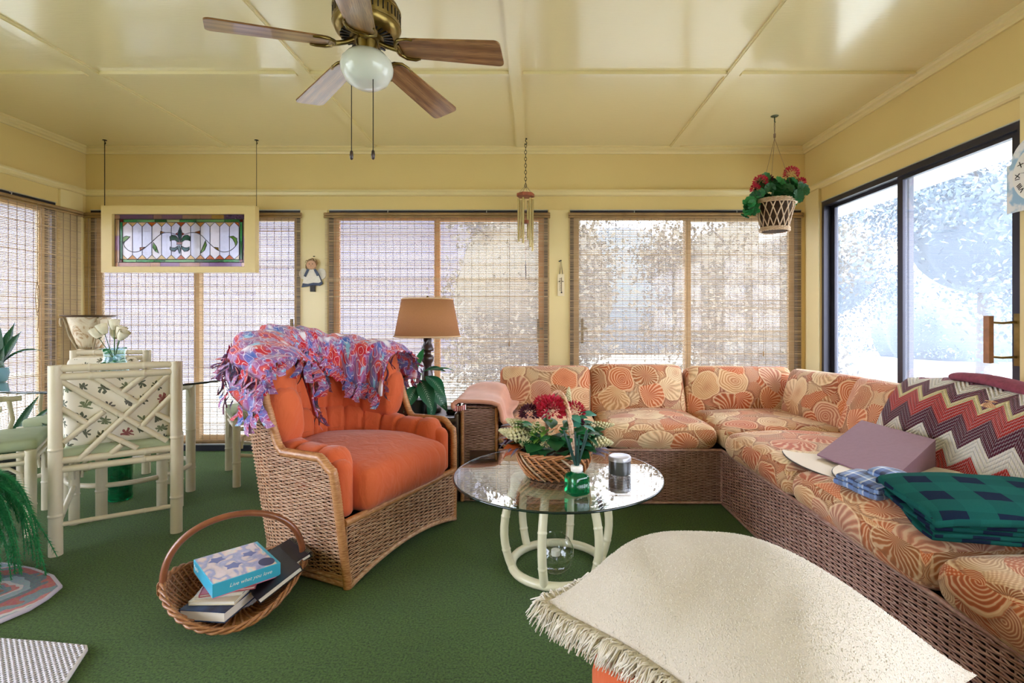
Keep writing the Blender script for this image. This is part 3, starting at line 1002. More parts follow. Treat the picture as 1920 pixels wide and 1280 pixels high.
# ------------------------------------------------------------------ outside
t_g = mat('bounce_light_ground', '#a8aca4', 0.95, col2='#9ca29a', vscale=1.5)  # pale ground made up to bounce daylight onto the ceiling
mb = MB(); mb.bb(-40, 40, -40, 50, -0.35, -0.22)
struct(mb.build('ground', t_g, smooth=False))
def m_foliage(name, a, b_):
    t = NT(name)
    nz = t.noise(t.coord('Object'), 1.4, 3.0)
    col = t.mix(nz.outputs[0], C(a), C(b_))
    t.P(Base_Color=col, Roughness=0.7, Specular_IOR_Level=0.2)
    return t.m
M_fol1 = m_foliage('silver_green_foliage', '#5c6a76', '#4a5a64')
M_fol2 = m_foliage('tan_green_foliage', '#6a6050', '#565442')
M_bark = mat('grey_bark', '#5c564e', 0.9, var=0.3, vscale=4)
def tree(label, x, y, h, r, m, n, zc=None, leaf=0.11, squash=1.0, core=0.0):
    root = thing('tree', label, 'tree', (x, y, -0.22), group='trees outside the windows')
    b = MB()
    b.tube([(0, 0, 0), (0.05, 0.03, h * 0.4), (-0.04, 0.0, h * 0.75)], [0.13, 0.10, 0.05], 8)
    for k in range(5):
        a = k * 1.3
        b.tube([(0.03, 0, h * (0.35 + 0.07 * k)), (0.4 * r * math.cos(a), 0.4 * r * math.sin(a), h * (0.5 + 0.07 * k)), (0.8 * r * math.cos(a), 0.8 * r * math.sin(a), h * (0.58 + 0.07 * k))], [0.05, 0.035, 0.012], 6)
    b.build('trunk', M_bark, root)
    rn = random.Random(int(x * 31 + y * 17))
    zc = zc if zc else h * 0.62
    b = MB()
    if core:  # solid core added to block sky light through the crown
        b.grid(lambda u, v: (core * r * math.sin(PI * v) * math.cos(2 * PI * u) * (1 + 0.12 * math.sin(9 * u * 2 * PI) * math.sin(7 * v)), core * r * math.sin(PI * v) * math.sin(2 * PI * u), zc + core * r * squash * math.cos(PI * v)), 28, 16)
        o = b.build('sky_block_core', m, root)
        b = MB()
    cl = [(rn.uniform(-1, 1), rn.uniform(-1, 1), rn.uniform(-1, 1)) for _ in range(26)]
    for i in range(n * 2):
        c = cl[rn.randrange(26)]
        p = Vector((c[0] + rn.gauss(0, 0.2), c[1] + rn.gauss(0, 0.2), (c[2] + rn.gauss(0, 0.2)) * squash)) * r * 0.72
        p.z += zc
        if p.z < 0.1: p.z = 0.1 + rn.random() * 0.3
        q = Euler((rn.uniform(-1.2, 1.2), rn.uniform(-1.2, 1.2), rn.uniform(0, 6.3))).to_matrix()
        s = leaf * rn.uniform(0.6, 1.3)
        vs4 = [q @ Vector(v) * s + p for v in ((-0.5, 0, 0), (0, -0.28, 0.05), (0.5, 0, 0), (0, 0.28, 0.05))]
        b.add(vs4, [(0, 1, 2, 3)])
    o = b.build('foliage', m, root, smooth=False)
    o['kind'] = 'stuff'
tree('large tree with a loose crown seen through the near pane of the side door', 8.8, 9.8, 5.4, 2.6, M_fol1, 6500, zc=3.0, core=0.45)
tree('pale tree seen through the far pane of the side door', 8.6, 15.0, 6.0, 2.8, M_fol1, 6500, zc=2.8, core=0.5)
tree('tree at the handle side of the side door view', 10.4, 4.6, 5.4, 2.2, M_fol1, 4500, zc=2.8, core=0.5)
tree('low rounded shrub seen through the lower part of the side door', 14.5, 17.5, 2.6, 2.6, M_fol1, 3600, zc=1.2, core=0.85)
tree('dense tan-green tree behind the blind of the middle window', 0.0, 9.6, 3.8, 2.1, M_fol2, 9500, zc=1.9, core=0.68)
tree('tan-green tree behind the left half of the blind over the sofa', 4.4, 10.2, 3.8, 2.2, M_fol2, 9000, zc=1.8, core=0.68)
tree('grey-green tree behind the right half of the blind over the sofa', 3.6, 21.5, 5.2, 3.6, M_fol1, 6000, zc=2.2, core=0.85)
# made-up backdrop house, added to dim the bright sky in the left windows
nh = thing('backdrop_house', 'made-up lavender-grey backdrop house dimming the sky beyond the blinds on the left', 'house', (-8.5, 12.5, -0.22))
M_siding = mat('lavender_grey_siding', '#5e5c72', 0.8, var=0.08, vscale=2)
b = MB(); b.bb(-8.5, 6.6, 0, 5.0, 0, 4.2)
b.build('wall', M_siding, nh, smooth=False)
for k in range(20):
    b = MB(); b.add([(-8.5, -0.005, 0.2 * k), (6.6, -0.005, 0.2 * k), (6.6, -0.03, 0.2 * k), (-8.5, -0.03, 0.2 * k), (-8.5, 0.0, 0.2 * k + 0.2), (6.6, 0.0, 0.2 * k + 0.2)], [(0, 1, 2, 3), (3, 2, 5, 4)])
    b.build('clapboard', M_siding, nh, smooth=False)
b = MB(); b.prism([(-0.5, 4.2), (5.5, 4.2), (2.5, 6.2)], 0, -8.9, 7.0); b.build('roof', mat('grey_shingle', '#6a6672', 0.9), nh, smooth=False)

# ------------------------------------------------------------------ sectional sofa
SX0, SX1, SXF, SYF = -0.40, 2.12, 1.09, 2.90    # left end, right end, front face of the long side, front face of the back side
SZ = 0.315
sofa = thing('sectional_sofa', 'L-shaped wicker sectional sofa with coral and sand seashell-print cushions', 'sofa', (1.2, 3.0, 0))
b = MB()
b.bb(SX0 + 0.03, SX1, SYF + 0.02, 3.86, 0.02, SZ - 0.01)
b.bb(SXF + 0.02, SX1, 0.35, SYF + 0.05, 0.02, SZ - 0.01)
b.build('inner_carcass', M_wicker_dark, sofa, smooth=False, world=True)
b = MB()
b.weave(lambda u, v: (SX0 + 0.2 + u, SYF, v), SXF - SX0 - 0.2, SZ, v0=0.015)
for k in range(int((SXF - SX0 - 0.2) / 0.036) + 1):
    x = SX0 + 0.2 + k * 0.036
    b.tube([(x, SYF + 0.004, 0.01), (x, SYF + 0.004, SZ)], 0.003, 5)
b.build('front_weave', M_wicker_sofa, sofa, world=True, angle=180)
b = MB()
L = SYF - 0.35
b.weave(lambda u, v: (SXF, SYF - u, v), L, SZ, v0=0.015)
for k in range(int(L / 0.036) + 1):
    y = SYF - k * 0.036
    b.tube([(SXF + 0.004, y, 0.01), (SXF + 0.004, y, SZ)], 0.003, 5)
b.build('side_weave', M_wicker_sofa, sofa, world=True, angle=180)
b = MB()
b.tube([(SX0 + 0.2, SYF - 0.002, SZ), (SXF, SYF - 0.002, SZ), (SXF - 0.002, SYF - 0.02, SZ), (SXF - 0.002, 0.35, SZ)], 0.009, 6)
b.tube([(SX0 + 0.2, SYF - 0.002, 0.012), (SXF, SYF - 0.002, 0.012), (SXF - 0.002, SYF - 0.02, 0.012), (SXF - 0.002, 0.35, 0.012)], 0.009, 6)
b.tube([(SXF, SYF, 0.012), (SXF, SYF, SZ)], 0.008, 6)
b.build('border_cane', M_wicker_sofa, sofa, world=True)
# left arm
AX0, AX1, AY0, AY1, AZ = -0.415, -0.215, 2.93, 3.80, 0.555
b = MB()
b.bb(AX0 + 0.012, AX1 - 0.012, AY0 + 0.012, AY1, 0.02, AZ - 0.012)
arm = b.build('arm', M_wicker_dark, sofa, smooth=False, world=True)
b = MB()
b.weave(lambda u, v: (AX0 + u, AY0, v), AX1 - AX0, AZ, stake=0.033, v0=0.01)
b.weave(lambda u, v: (AX0, AY1 - u, v), AY1 - AY0, AZ, v0=0.01)
b.weave(lambda u, v: (AX1, AY0 + u, v), AY1 - AY0, AZ, v0=SZ)
b.weave(lambda u, v: (AX0 + u, AY0 + v, AZ), AX1 - AX0, AY1 - AY0, v0=0.0)
b.build('arm_weave', M_wicker_sofa, arm, world=True, angle=180)
b = MB()
b.tube([(AX0, AY0, 0.01), (AX0, AY0, AZ), (AX1, AY0, AZ), (AX1, AY0, 0.01)], 0.011, 8)
b.tube([(AX0, AY0, AZ), (AX0, AY1, AZ)], 0.011, 8)
b.tube([(AX1, AY0, AZ), (AX1, AY1, AZ)], 0.011, 8)
b.build('arm_edge_cane', M_wicker_rim, arm, world=True)
# back frames
b = MB()
b.bb(AX1, SX1, 3.74, 3.86, SZ, 0.62)
b.bb(SX1 - 0.02, SX1 + 0.06, 0.35, 3.86, 0.02, 0.60)
b.build('back_frame', M_wicker_dark, sofa, smooth=False, world=True)

def seat(x0, x1, y0, y1, k):
    def warp(w):
        n_ = 0.006 * math.sin(w.x * 9 + k * 2.1) * math.cos(w.y * 8 + k)
        return (w.x, w.y, w.z + n_)
    b = MB()
    b.rbox((x1 - x0 - 0.010, y1 - y0 - 0.010, 0.135), 0.062, 8, 0.034, (0, 0, 0), (k * 1.37, k * 0.71), warp)
    o = b.build('seat_cushion', M_shell, sofa)
    o.location = Vector(((x0 + x1) / 2, (y0 + y1) / 2, SZ + 0.068)) - sofa.location
    return o
seat(AX1 + 0.005, 0.405, 2.865, 3.50, 1)
seat(0.405, 1.075, 2.865, 3.50, 2)
seat(1.075, 1.80, 2.80, 3.50, 3)
seat(1.045, 1.80, 2.085, 2.80, 4)
seat(1.045, 1.80, 1.345, 2.085, 5)
seat(1.045, 1.80, 0.60, 1.345, 6)

def backc(name, cx_, cy_, cz_, w, h, th, rz, lean, k):
    def warp(w_):
        q = 0.012 * math.sin(w_.x * 7 + k) + 0.008 * math.sin(w_.y * 9 + k * 2)
        return (w_.x * (1 + 0.03 * math.sin(w_.y * 6 + k)), w_.y, w_.z + q * (1 if w_.z > 0 else 0.5))
    b = MB()
    b.rbox((w, h, th), 0.055, 8, 0.045, (0, 0, 0), (k * 1.13, k * 0.57), warp)
    o = b.build(name, M_shell, sofa)
    R = Matrix.Rotation(rz, 3, 'Z') @ Matrix.Rotation(PI / 2 - lean, 3, 'X')
    o.matrix_local = Matrix.Translation(Vector((cx_, cy_, cz_)) - sofa.location) @ R.to_4x4()
    return o
LE = 0.28
backc('back_cushion', 0.085, 3.53, 0.565, 0.62, 0.36, 0.16, 0, LE, 1)
backc('back_cushion', 0.725, 3.53, 0.572, 0.65, 0.37, 0.16, 0, LE, 2)
backc('back_cushion', 1.44, 3.54, 0.560, 0.76, 0.36, 0.16, 0.0, LE, 3)
backc('back_cushion', 1.82, 3.13, 0.560, 0.62, 0.36, 0.16, -PI / 2 + 0.16, LE, 7)
backc('back_cushion', 1.86, 2.56, 0.555, 0.68, 0.37, 0.17, -PI / 2, LE, 8)
backc('back_cushion', 1.87, 1.86, 0.560, 0.72, 0.38, 0.17, -PI / 2, LE, 9)
backc('back_cushion', 1.87, 1.10, 0.560, 0.72, 0.38, 0.17, -PI / 2, LE, 10)

# ------------------------------------------------------------------ cloths on the sofa
# peach throw over the left arm
pt = thing('peach_throw', 'peach cotton throw with red striped edge over the sofa arm', 'throw', (-0.3, 3.2, 0.56))
prof = [(-0.462, 0.552), (-0.468, 0.575), (-0.44, 0.592), (-0.38, 0.590), (-0.31, 0.592), (-0.24, 0.590), (-0.20, 0.578), (-0.185, 0.54), (-0.178, 0.49), (-0.17, 0.475), (-0.13, 0.472)]
def pf(u, v):
    k = v * (len(prof) - 1); i = min(int(k), len(prof) - 2); f = k - i
    x = prof[i][0] * (1 - f) + prof[i + 1][0] * f
    z = prof[i][1] * (1 - f) + prof[i + 1][1] * f
    y = 2.905 + 0.55 * u + 0.02 * math.sin(v * 5)
    lift = 0.055 * sstep(0.3, 0.9, u) * sstep(0.1, 0.4, v) * (1 - 0.3 * v)
    return (x + 0.012 * math.sin(u * 9) * v + 0.05 * u * (v > 0.55) * (v - 0.55), y, z + lift + 0.004 * math.sin(u * 13 + v * 8))
b = MB(); b.grid(pf, 22, 30)
b.build('cloth', M_peach, pt, world=True, solid=0.012)
b = MB()
b.tube([Vector(pf(0, v / 30)) + Vector((0, -0.004, 0.0)) for v in range(31)], 0.013, 8)
b.build('rolled_hem', M_peach, pt, world=True)
M_redstripe = NT('red_white_stripe')
_w = M_redstripe.n('TexWave', wave_type='BANDS', bands_direction='X', ins={'Vector': M_redstripe.coord('Object'), 'Scale': 26.0})
M_redstripe.P(Base_Color=M_redstripe.ramp(_w.outputs[0], [(0.0, C('#c22a4a')), (0.5, C('#f0e4e0'))], 'CONSTANT'), Roughness=0.9)
b = MB(); b.grid(lambda u, v: (-0.466 + 0.075 * u, 2.905 + 0.008 * math.sin(u * 6), 0.572 - 0.03 * v - 0.006 * math.sin(u * 5)), 8, 3)
b.build('striped_edge', M_redstripe.m, pt, world=True, solid=0.006)

# chevron afghan over the right side back cushions
af = thing('crochet_afghan', 'crocheted chevron afghan in maroon, red and cream over the sofa back', 'blanket', (1.85, 2.0, 0.45))
aprof = [(1.655, 0.462), (1.675, 0.478), (1.695, 0.53), (1.72, 0.60), (1.765, 0.68), (1.82, 0.745), (1.88, 0.785), (1.96, 0.795), (2.04, 0.775), (2.09, 0.72), (2.11, 0.60)]
alen = [0.0]
for p, q in zip(aprof, aprof[1:]): alen.append(alen[-1] + math.hypot(p[0] - q[0], p[1] - q[1]))
def afn(u, v):
    s = v * alen[-1]
    for i in range(len(aprof) - 1):
        if s <= alen[i + 1] + 1e-9: break
    f = (s - alen[i]) / (alen[i + 1] - alen[i])
    x = aprof[i][0] * (1 - f) + aprof[i + 1][0] * f
    z = aprof[i][1] * (1 - f) + aprof[i + 1][1] * f
    y = 2.47 - 1.15 * u + 0.05 * v * (1 - u) - 0.05 * (1 - v) * (1 - u) * math.sin(v * 4)
    bump_ = 0.010 * math.sin(u * 7 + v * 3) + 0.006 * math.sin(u * 17 - v * 5)
    return (x - bump_ - 0.02, y, z + bump_ * 0.5 - 0.03 * sstep(0.15, 0.0, u) * sstep(0.3, 0.8, v))
b = MB(); b.grid(afn, 50, 44, lambda u, v: (1.15 * u, v * alen[-1] * 1.0))
b.build('blanket_field', M_chevron, af, world=True, solid=0.012)
M_mauvewool = mat('mauve_wool', '#8e4456', 0.95, var=0.25, vscale=60, bump=0.6, bscale=160)
def roll(u, v):
    a = -0.6 + v * 2.6 * PI
    r = 0.034 - 0.0055 * v * 2.6
    y = 2.22 - 0.75 * u
    return (1.90 + r * math.cos(a) * 1.25, y - 0.03 * math.cos(a), 0.812 - 0.035 * u + 0.008 * math.sin(u * 9) + r * math.sin(a) * 0.62)
b = MB(); b.grid(roll, 16, 40)
b.build('rolled_edge', M_mauvewool, af, world=True, solid=0.008)

# oval ivory boards
for k, (x, y, z, rx_, ry_, lb_) in enumerate(((1.40, 2.10, 0.462, 0.30, 0.40, 'thin oval ivory board with a dark edge, half under the mauve box'), (1.40, 1.84, 0.474, 0.27, 0.24, 'second ivory board lying over the first, beside the blue plaid cloth'))):
    rt = thing('oval_board', lb_, 'board', (x, y, z), group='ivory boards on the sofa')
    b = MB(); b.lathe([(1.0, 0), (1.0, 0.004)], 64, sx=rx_, sy=ry_); b.build('board_edge', M_ivoryedge, rt, smooth=False)
    b = MB(); b.lathe([(1.0, 0.004), (1.0, 0.0055)], 64, capb=False, sx=rx_ - 0.003, sy=ry_ - 0.003); b.build('board_face', M_ivorycard, rt, smooth=False)

# mauve wedge-shaped box
mbx = thing('wedge_box', 'mauve wedge-shaped cardboard box leaning on the sofa seat', 'box', (1.4, 2.1, 0.47))
A = Vector((1.545, 2.36, 0.595)); Bv = Vector((1.605, 2.00, 0.588)); D = Vector((1.225, 2.165, 0.486)); E = Vector((1.275, 1.79, 0.486))
def boxface(name, pts, th):
    b = MB()
    n_ = (pts[1] - pts[0]).cross(pts[2] - pts[0]).normalized()
    if n_.z < -0.01: n_ = -n_
    lo = [p - n_ * th for p in pts]
    k = len(pts)
    b.add(pts + lo, [tuple(range(k)), tuple(range(2 * k - 1, k - 1, -1))] + [(i, k + i, k + (i + 1) % k, (i + 1) % k) for i in range(k)])
    return b.build(name, M_mauve, mbx, smooth=False, world=True)
boxface('sloping_lid', [D, E, Bv, A], 0.006)
z0 = 0.481
b = MB()
lo = [Vector((p.x, p.y, z0)) for p in (D, E, Bv, A)]
up = [p - Vector((0, 0, 0.006)) for p in (D, E, Bv, A)]
b.add(lo + up, [(0, 3, 2, 1), (0, 1, 5, 4), (1, 2, 6, 5), (2, 3, 7, 6), (3, 0, 4, 7)])
b.build('box_body', M_mauve, mbx, smooth=False, world=True)

# folded blue plaid cloth
pl = thing('plaid_cloth', 'folded blue and white plaid cloth beside the green check fleece', 'cloth', (1.2, 1.74, 0.47), rz=0.25)
for k, (dx, dy, sx, sy, z) in enumerate(((-0.02, 0.02, 0.14, 0.18, 0.013), (-0.015, 0.018, 0.135, 0.175, 0.031), (0.05, -0.03, 0.12, 0.15, 0.053))):
    b = MB(); b.rbox((sx, sy, 0.024), 0.011, 6, 0.004, (dx, dy, z), (k * 0.3, 0.1), lambda w: (w.x, w.y, w.z + 0.005 * math.sin(w.x * 40 + k) + 0.004 * math.sin(w.y * 31)))
    b.build('fold', M_plaid, pl)

# folded green check fleece
gf = thing('check_fleece', 'folded green and navy check fleece blanket on the near sofa seat', 'blanket', (1.385, 1.46, 0.468), rz=-0.28)
for k in range(6):
    sx, sy, th_ = 0.52 + 0.012 * ((k * 7) % 3), 0.36 + 0.010 * ((k * 5) % 3), 0.013
    if k == 5: sx, sy, th_ = 0.57, 0.40, 0.026
    def warp(w, k=k):
        dz = -0.016 * sstep(0.14, 0.20, abs(w.y)) - 0.012 * sstep(0.22, 0.29, abs(w.x)) if k == 5 else 0.0
        return (w.x + 0.010 * math.sin(w.y * 14 + k * 2), w.y + 0.009 * math.sin(w.x * 11 + k * 1.7), w.z + dz + 0.004 * math.sin(w.x * 9 + 1) + 0.003 * math.sin(w.y * 17) + 0.0015 * math.sin(w.x * 31 + k))
    b = MB(); b.rbox((sx, sy, th_), th_ * 0.48, 12, 0.012 if k == 5 else 0.0, (0.004 * (k % 2), -0.003 * (k % 3), (0.010 + k * 0.0125) if k < 5 else 0.081), (k * 0.4, k * 0.2), warp)
    b.build('folded_layer', M_check, gf)

# ------------------------------------------------------------------ wicker armchair
ach = thing('wicker_armchair', 'high-backed wicker armchair with tufted terracotta cushions facing the sofa', 'armchair', (-0.585, 2.335, 0), rz=-0.424)
AF = 0.146
def ac_plan(s, z, inset=0.0):
    w = 0.375 + 0.05 * min(z / 0.5, 1) + 0.02 * max(0, z - 0.5) / 0.5 - inset
    rx = 0.40 + 0.10 * min(z / 0.5, 1) + 0.10 * max(0, z - 0.5) / 0.5 - inset
    a = 0.30
    fx = -0.03 * min(z / 0.5, 1)
    if s <= AF: return (fx - (a + fx) * s / AF, -w)
    if s >= 1 - AF: return (fx - (a + fx) * (1 - s) / AF, w)
    ph = (s - AF) / (1 - 2 * AF) * PI
    return (-a - rx * math.sin(ph), -w * math.cos(ph))
def ac_h(s):
    if s <= AF or s >= 1 - AF: 
        d = min(s, 1 - s)
        return 0.47 + 0.05 * sstep(0.0, 0.035, d)
    ph = (s - AF) / (1 - 2 * AF)
    ph = min(ph, 1 - ph)
    return 0.52 + 0.34 * sstep(0.0, 0.10, ph) + 0.10 * sstep(0.16, 0.5, ph)
UA = 2.08
b = MB()
b.weave(lambda u, v: (*ac_plan(min(1, u / UA), v), v), UA, 1.0, v0=0.01, top=lambda u: ac_h(u / UA) - 0.004)
for k in range(int(UA / 0.036) + 1):
    s = min(1, k * 0.036 / UA)
    h = ac_h(s)
    b.tube([(*ac_plan(s, h * q / 6, 0.004), h * q / 6) for q in range(7)], 0.0032, 5)
shell = b.build('woven_shell', M_wicker, ach, angle=180)
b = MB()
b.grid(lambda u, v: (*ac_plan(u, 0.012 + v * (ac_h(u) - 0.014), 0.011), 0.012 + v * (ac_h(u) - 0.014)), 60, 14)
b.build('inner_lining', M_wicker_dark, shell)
# front apron with a shallow arch
def ap_bot(u): return 0.055 * math.sin(PI * max(0, min(1, u / 0.75))) ** 0.8
b = MB()
b.weave(lambda u, v: (0.012 - 0.02 * v, -0.375 + u - (0.5 - u / 0.75) * 0.1 * v * 0.5, v), 0.75, 0.255, v0=0.0, bot=lambda u: ap_bot(u) - 0.002)
for k in range(21):
    u = 0.75 * k / 20
    b.tube([(0.006, -0.375 + u, ap_bot(u)), (0.002, -0.375 + u - (0.5 - u / 0.75) * 0.012, 0.255)], 0.003, 5)
b.tube([(0.014, -0.375 + 0.75 * k / 20, 0.008 + ap_bot(0.75 * k / 20)) for k in range(21)], 0.011, 7)
b.build('front_apron', M_wicker, ach, angle=180)
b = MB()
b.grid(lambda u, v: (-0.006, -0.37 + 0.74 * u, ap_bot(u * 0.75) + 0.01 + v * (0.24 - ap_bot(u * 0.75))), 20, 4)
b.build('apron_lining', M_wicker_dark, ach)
# cane rims
def wrap_tube(b, pts, r, n=10, turns=0.012):
    """tube with fine wrapping ridges"""
    P_ = [Vector(p) for p in pts]
    L_ = [0.0]
    for p, q in zip(P_, P_[1:]): L_.append(L_[-1] + (q - p).length)
    m_ = int(L_[-1] / (turns / 2))
    out, rs = [], []
    i = 0
    for k in range(m_ + 1):
        d = L_[-1] * k / m_
        while i < len(L_) - 2 and L_[i + 1] < d: i += 1
        f = (d - L_[i]) / max(1e-9, L_[i + 1] - L_[i])
        out.append(P_[i].lerp(P_[i + 1], f)); rs.append(r * (1.0 if k % 2 else 0.90))
    b.tube(out, rs, n)
b = MB()
rim = []
for k in range(90):
    s = k / 89
    rim.append((*ac_plan(s, ac_h(s)), ac_h(s)))
w0 = 0.375
front_n = [(0.0 - 0.03 * q / 0.5 + 0.004, -(0.375 + 0.05 * q / 0.5), q) for q in (0.0, 0.1, 0.2, 0.3, 0.4)]
front_f = [(x, -y, z) for x, y, z in reversed(front_n)]
wrap_tube(b, front_n + rim + front_f, 0.019)
b.build('cane_rim', M_wicker_rim, ach)
b = MB()
wrap_tube(b, [(0.0, -0.39, 0.262), (0.004, 0, 0.262), (0.0, 0.39, 0.262)], 0.016)
b.build('seat_rail', M_wicker_rim, ach)
# base band round the foot
b = MB()
for z_, r_ in ((0.012, 0.013), (0.034, 0.010)):
    b.tube([(*ac_plan(k / 60, z_), z_) for k in range(61)], r_, 7)
b.build('foot_band', M_wicker, ach)

# cushions
def ac_warp(w):
    d = 0.004 * math.sin(w.x * 14) * math.sin(w.y * 11)
    return (w.x, w.y, w.z + d)
def seat_warp(w):
    k = 1.0 - 0.42 * sstep(0.02, -0.36, w.x) ** 1.4
    d = 0.004 * math.sin(w.x * 14) * math.sin(w.y * 11)
    return (w.x, w.y * k, w.z + d - 0.02 * sstep(0.1, 0.35, w.x) * (1 if w.z > 0 else 0))
b = MB(); b.rbox((0.70, 0.61, 0.20), 0.06, 12, 0.035, (-0.315, 0, 0.362), (0, 0), seat_warp)
b.build('seat_cushion', M_orange, ach)
def roll_cushion(name, s0, s1, inset, rh, rv, zc, ntuck, tilt=0.0, n=140, m=18, depth=0.16, capw=0.05):
    b = MB()
    def fn(u, v):
        s = s0 + (s1 - s0) * u
        zz = zc(s) if callable(zc) else zc
        x, y = ac_plan(s, zz, inset)
        x1, y1 = ac_plan(min(1, s + 0.002), zz, inset); x2, y2 = ac_plan(max(0, s - 0.002), zz, inset)
        tx, ty = x1 - x2, y1 - y2
        L_ = math.hypot(tx, ty) or 1
        nx, ny = ty / L_, -tx / L_          # outward
        e = min(u, 1 - u)
        cap = math.sqrt(max(0.0, 1 - (1 - min(1, e / capw)) ** 2))
        q = (u * ntuck) % 1.0
        tuck = depth * math.exp(-(min(q, 1 - q) / 0.07) ** 2) if 0.04 < u < 0.96 else 0
        a = 2 * PI * v
        rr = (1 - tuck) * cap
        ca, sa = math.cos(a), math.sin(a)
        sq = lambda t: math.copysign(abs(t) ** 0.75, t)
        wob = 1 + 0.03 * math.sin(u * 37 + v * 9)
        ox, oz = sq(ca) * rh * rr * wob, sq(sa) * rv * rr * wob
        ox += tilt * oz
        return (x + nx * ox, y + ny * ox, zz + oz)
    b.grid(fn, n, m)
    return b.build(name, M_orange, ach)
for s_ in (-1, 1):
    b = MB(); b.rbox((0.30, 0.085, 0.235), 0.038, 8, 0.0, (-0.17, s_ * 0.345, 0.378), (0, 0), lambda w: (w.x, w.y + 0.006 * math.sin(w.z * 40), w.z + 0.006 * math.sin(w.x * 25)))
    b.build('arm_pad', M_orange, ach)
armz = lambda s: 0.425 + 0.065 * sstep(0.14, 0.32, min(s, 1 - s))
roll_cushion('arm_bolster', 0.012, 0.988, 0.088, 0.075, 0.118, armz, 15, capw=0.035)
backz = lambda s: 0.655 + 0.035 * sstep(0.20, 0.36, min(s, 1 - s))
roll_cushion('back_cushion', AF + 0.015, 1 - AF - 0.015, 0.080, 0.075, 0.125, backz, 6, tilt=-0.15, depth=0.10, capw=0.035)
headz = lambda s: 0.775 + 0.075 * sstep(0.22, 0.40, min(s, 1 - s))
roll_cushion('head_cushion', AF + 0.03, 1 - AF - 0.03, 0.075, 0.075, 0.115, headz, 5, tilt=-0.1, depth=0.07, capw=0.04)

# ------------------------------------------------------------------ fringed fleece throw over the chair back
thr = thing('fleece_throw', 'purple, red and blue heart-print fleece throw with knotted fringe over the armchair back', 'throw', (-1.0, 2.6, 0.9))
Mch = root_matrix(ach)
def thr_h(ph):
    q = min(ph, 1 - ph)
    return 0.84 + 0.06 * sstep(0.0, 0.12, q) + 0.08 * sstep(0.10, 0.5, q)
def thr_pt(ph, t, lift=0.0):
    """ph along the back 0..1, t from outer hem 0 to inner hem 1"""
    h = thr_h(ph)
    s = AF + ph * (1 - 2 * AF)
    tail = math.exp(-((ph - 0.16) / 0.065) ** 4)
    inl = 0.05 + 0.13 * sstep(0.40, 0.9, ph) + 0.015 * math.sin(ph * 17) + 0.24 * tail
    out = 0.10 + 0.05 * math.sin(ph * 8 + 1) + 0.05 * math.exp(-((ph - 0.10) / 0.08) ** 2)
    prof_ = [(0.050, -out), (0.046, -0.04), (0.035, 0.015), (0.0, 0.045), (-0.06, 0.055), (-0.13, 0.05), (-0.185, 0.03), (-0.225 - 0.03 * tail, -0.25 * inl), (-0.24 - 0.045 * tail, -inl)]
    k = t * (len(prof_) - 1); i = min(int(k), len(prof_) - 2); f = k - i
    f2 = f
    o = prof_[i][0] * (1 - f2) + prof_[i + 1][0] * f2
    z = prof_[i][1] * (1 - f2) + prof_[i + 1][1] * f2
    zz = h + z
    x, y = ac_plan(s, max(0.5, h), 0.0)
    p = (s - AF) / (1 - 2 * AF) * PI
    nx, ny = -math.sin(p), -math.cos(p)
    fold = 0.010 * math.sin(ph * 40 + t * 4) + 0.007 * math.sin(ph * 90 + t * 11)
    o += fold + lift
    return Vector((x + nx * o, y + ny * o, zz + 0.8 * fold))
b = MB()
b.grid(lambda u, v: Mch @ thr_pt(0.015 + 0.97 * u, v), 130, 32, lambda u, v: (u * 1.5, v * 0.62))
b.build('fleece', M_swirl, thr, world=True, solid=0.008)
strips = []
for k in range(6):
    sb = MB()
    Lk, Wk, cv = 0.062 + 0.008 * (k % 3), 0.026 + 0.003 * (k % 2), 0.008 * (k - 2.5)
    sb.grid(lambda u, v: ((v - 0.5) * Wk * (0.45 + 0.75 * u if u < 0.3 else 1.0) + cv * u * u, 0.006 * math.sin(u * 5 + k) + (0.010 if u < 0.12 else 0.0) - 0.012 * u * (k % 3 - 1), -Lk * u), 6, 2, lambda u, v: (k * 0.23 + v * 0.04, k * 0.31 + u * 0.12))
    me = bpy.data.meshes.new('fringe_strip')
    me.from_pydata(sb.v, [], sb.f)
    ul = me.uv_layers.new(name='UVMap')
    ul.data.foreach_set('uv', np.array([c for f in sb.uv for p in f for c in p], dtype=np.float32))
    me.materials.append(M_swirl)
    me.polygons.foreach_set('use_smooth', [True] * len(me.polygons))
    strips.append(me)
rnd = random.Random(4)
def strip_at(p, outward, tilt):
    o = bpy.data.objects.new('fringe_strip', strips[rnd.randrange(6)])
    COL.objects.link(o)
    o.parent = thr
    y = Vector((outward.x, outward.y, 0)).normalized()
    R = Matrix((Vector((-y.y, y.x, 0)), y, Vector((0, 0, 1)))).transposed()
    R = R @ Matrix.Rotation(tilt, 3, 'X') @ Matrix.Rotation(rnd.uniform(-0.35, 0.35), 3, 'Z') @ Matrix.Rotation(rnd.uniform(-0.3, 0.3), 3, 'Y')
    o.matrix_local = Matrix.Translation(Vector(p) - thr.location) @ R.to_4x4() @ Matrix.Diagonal((1.2, 1.2, rnd.uniform(0.9, 1.25), 1))
R3 = Mch.to_3x3()
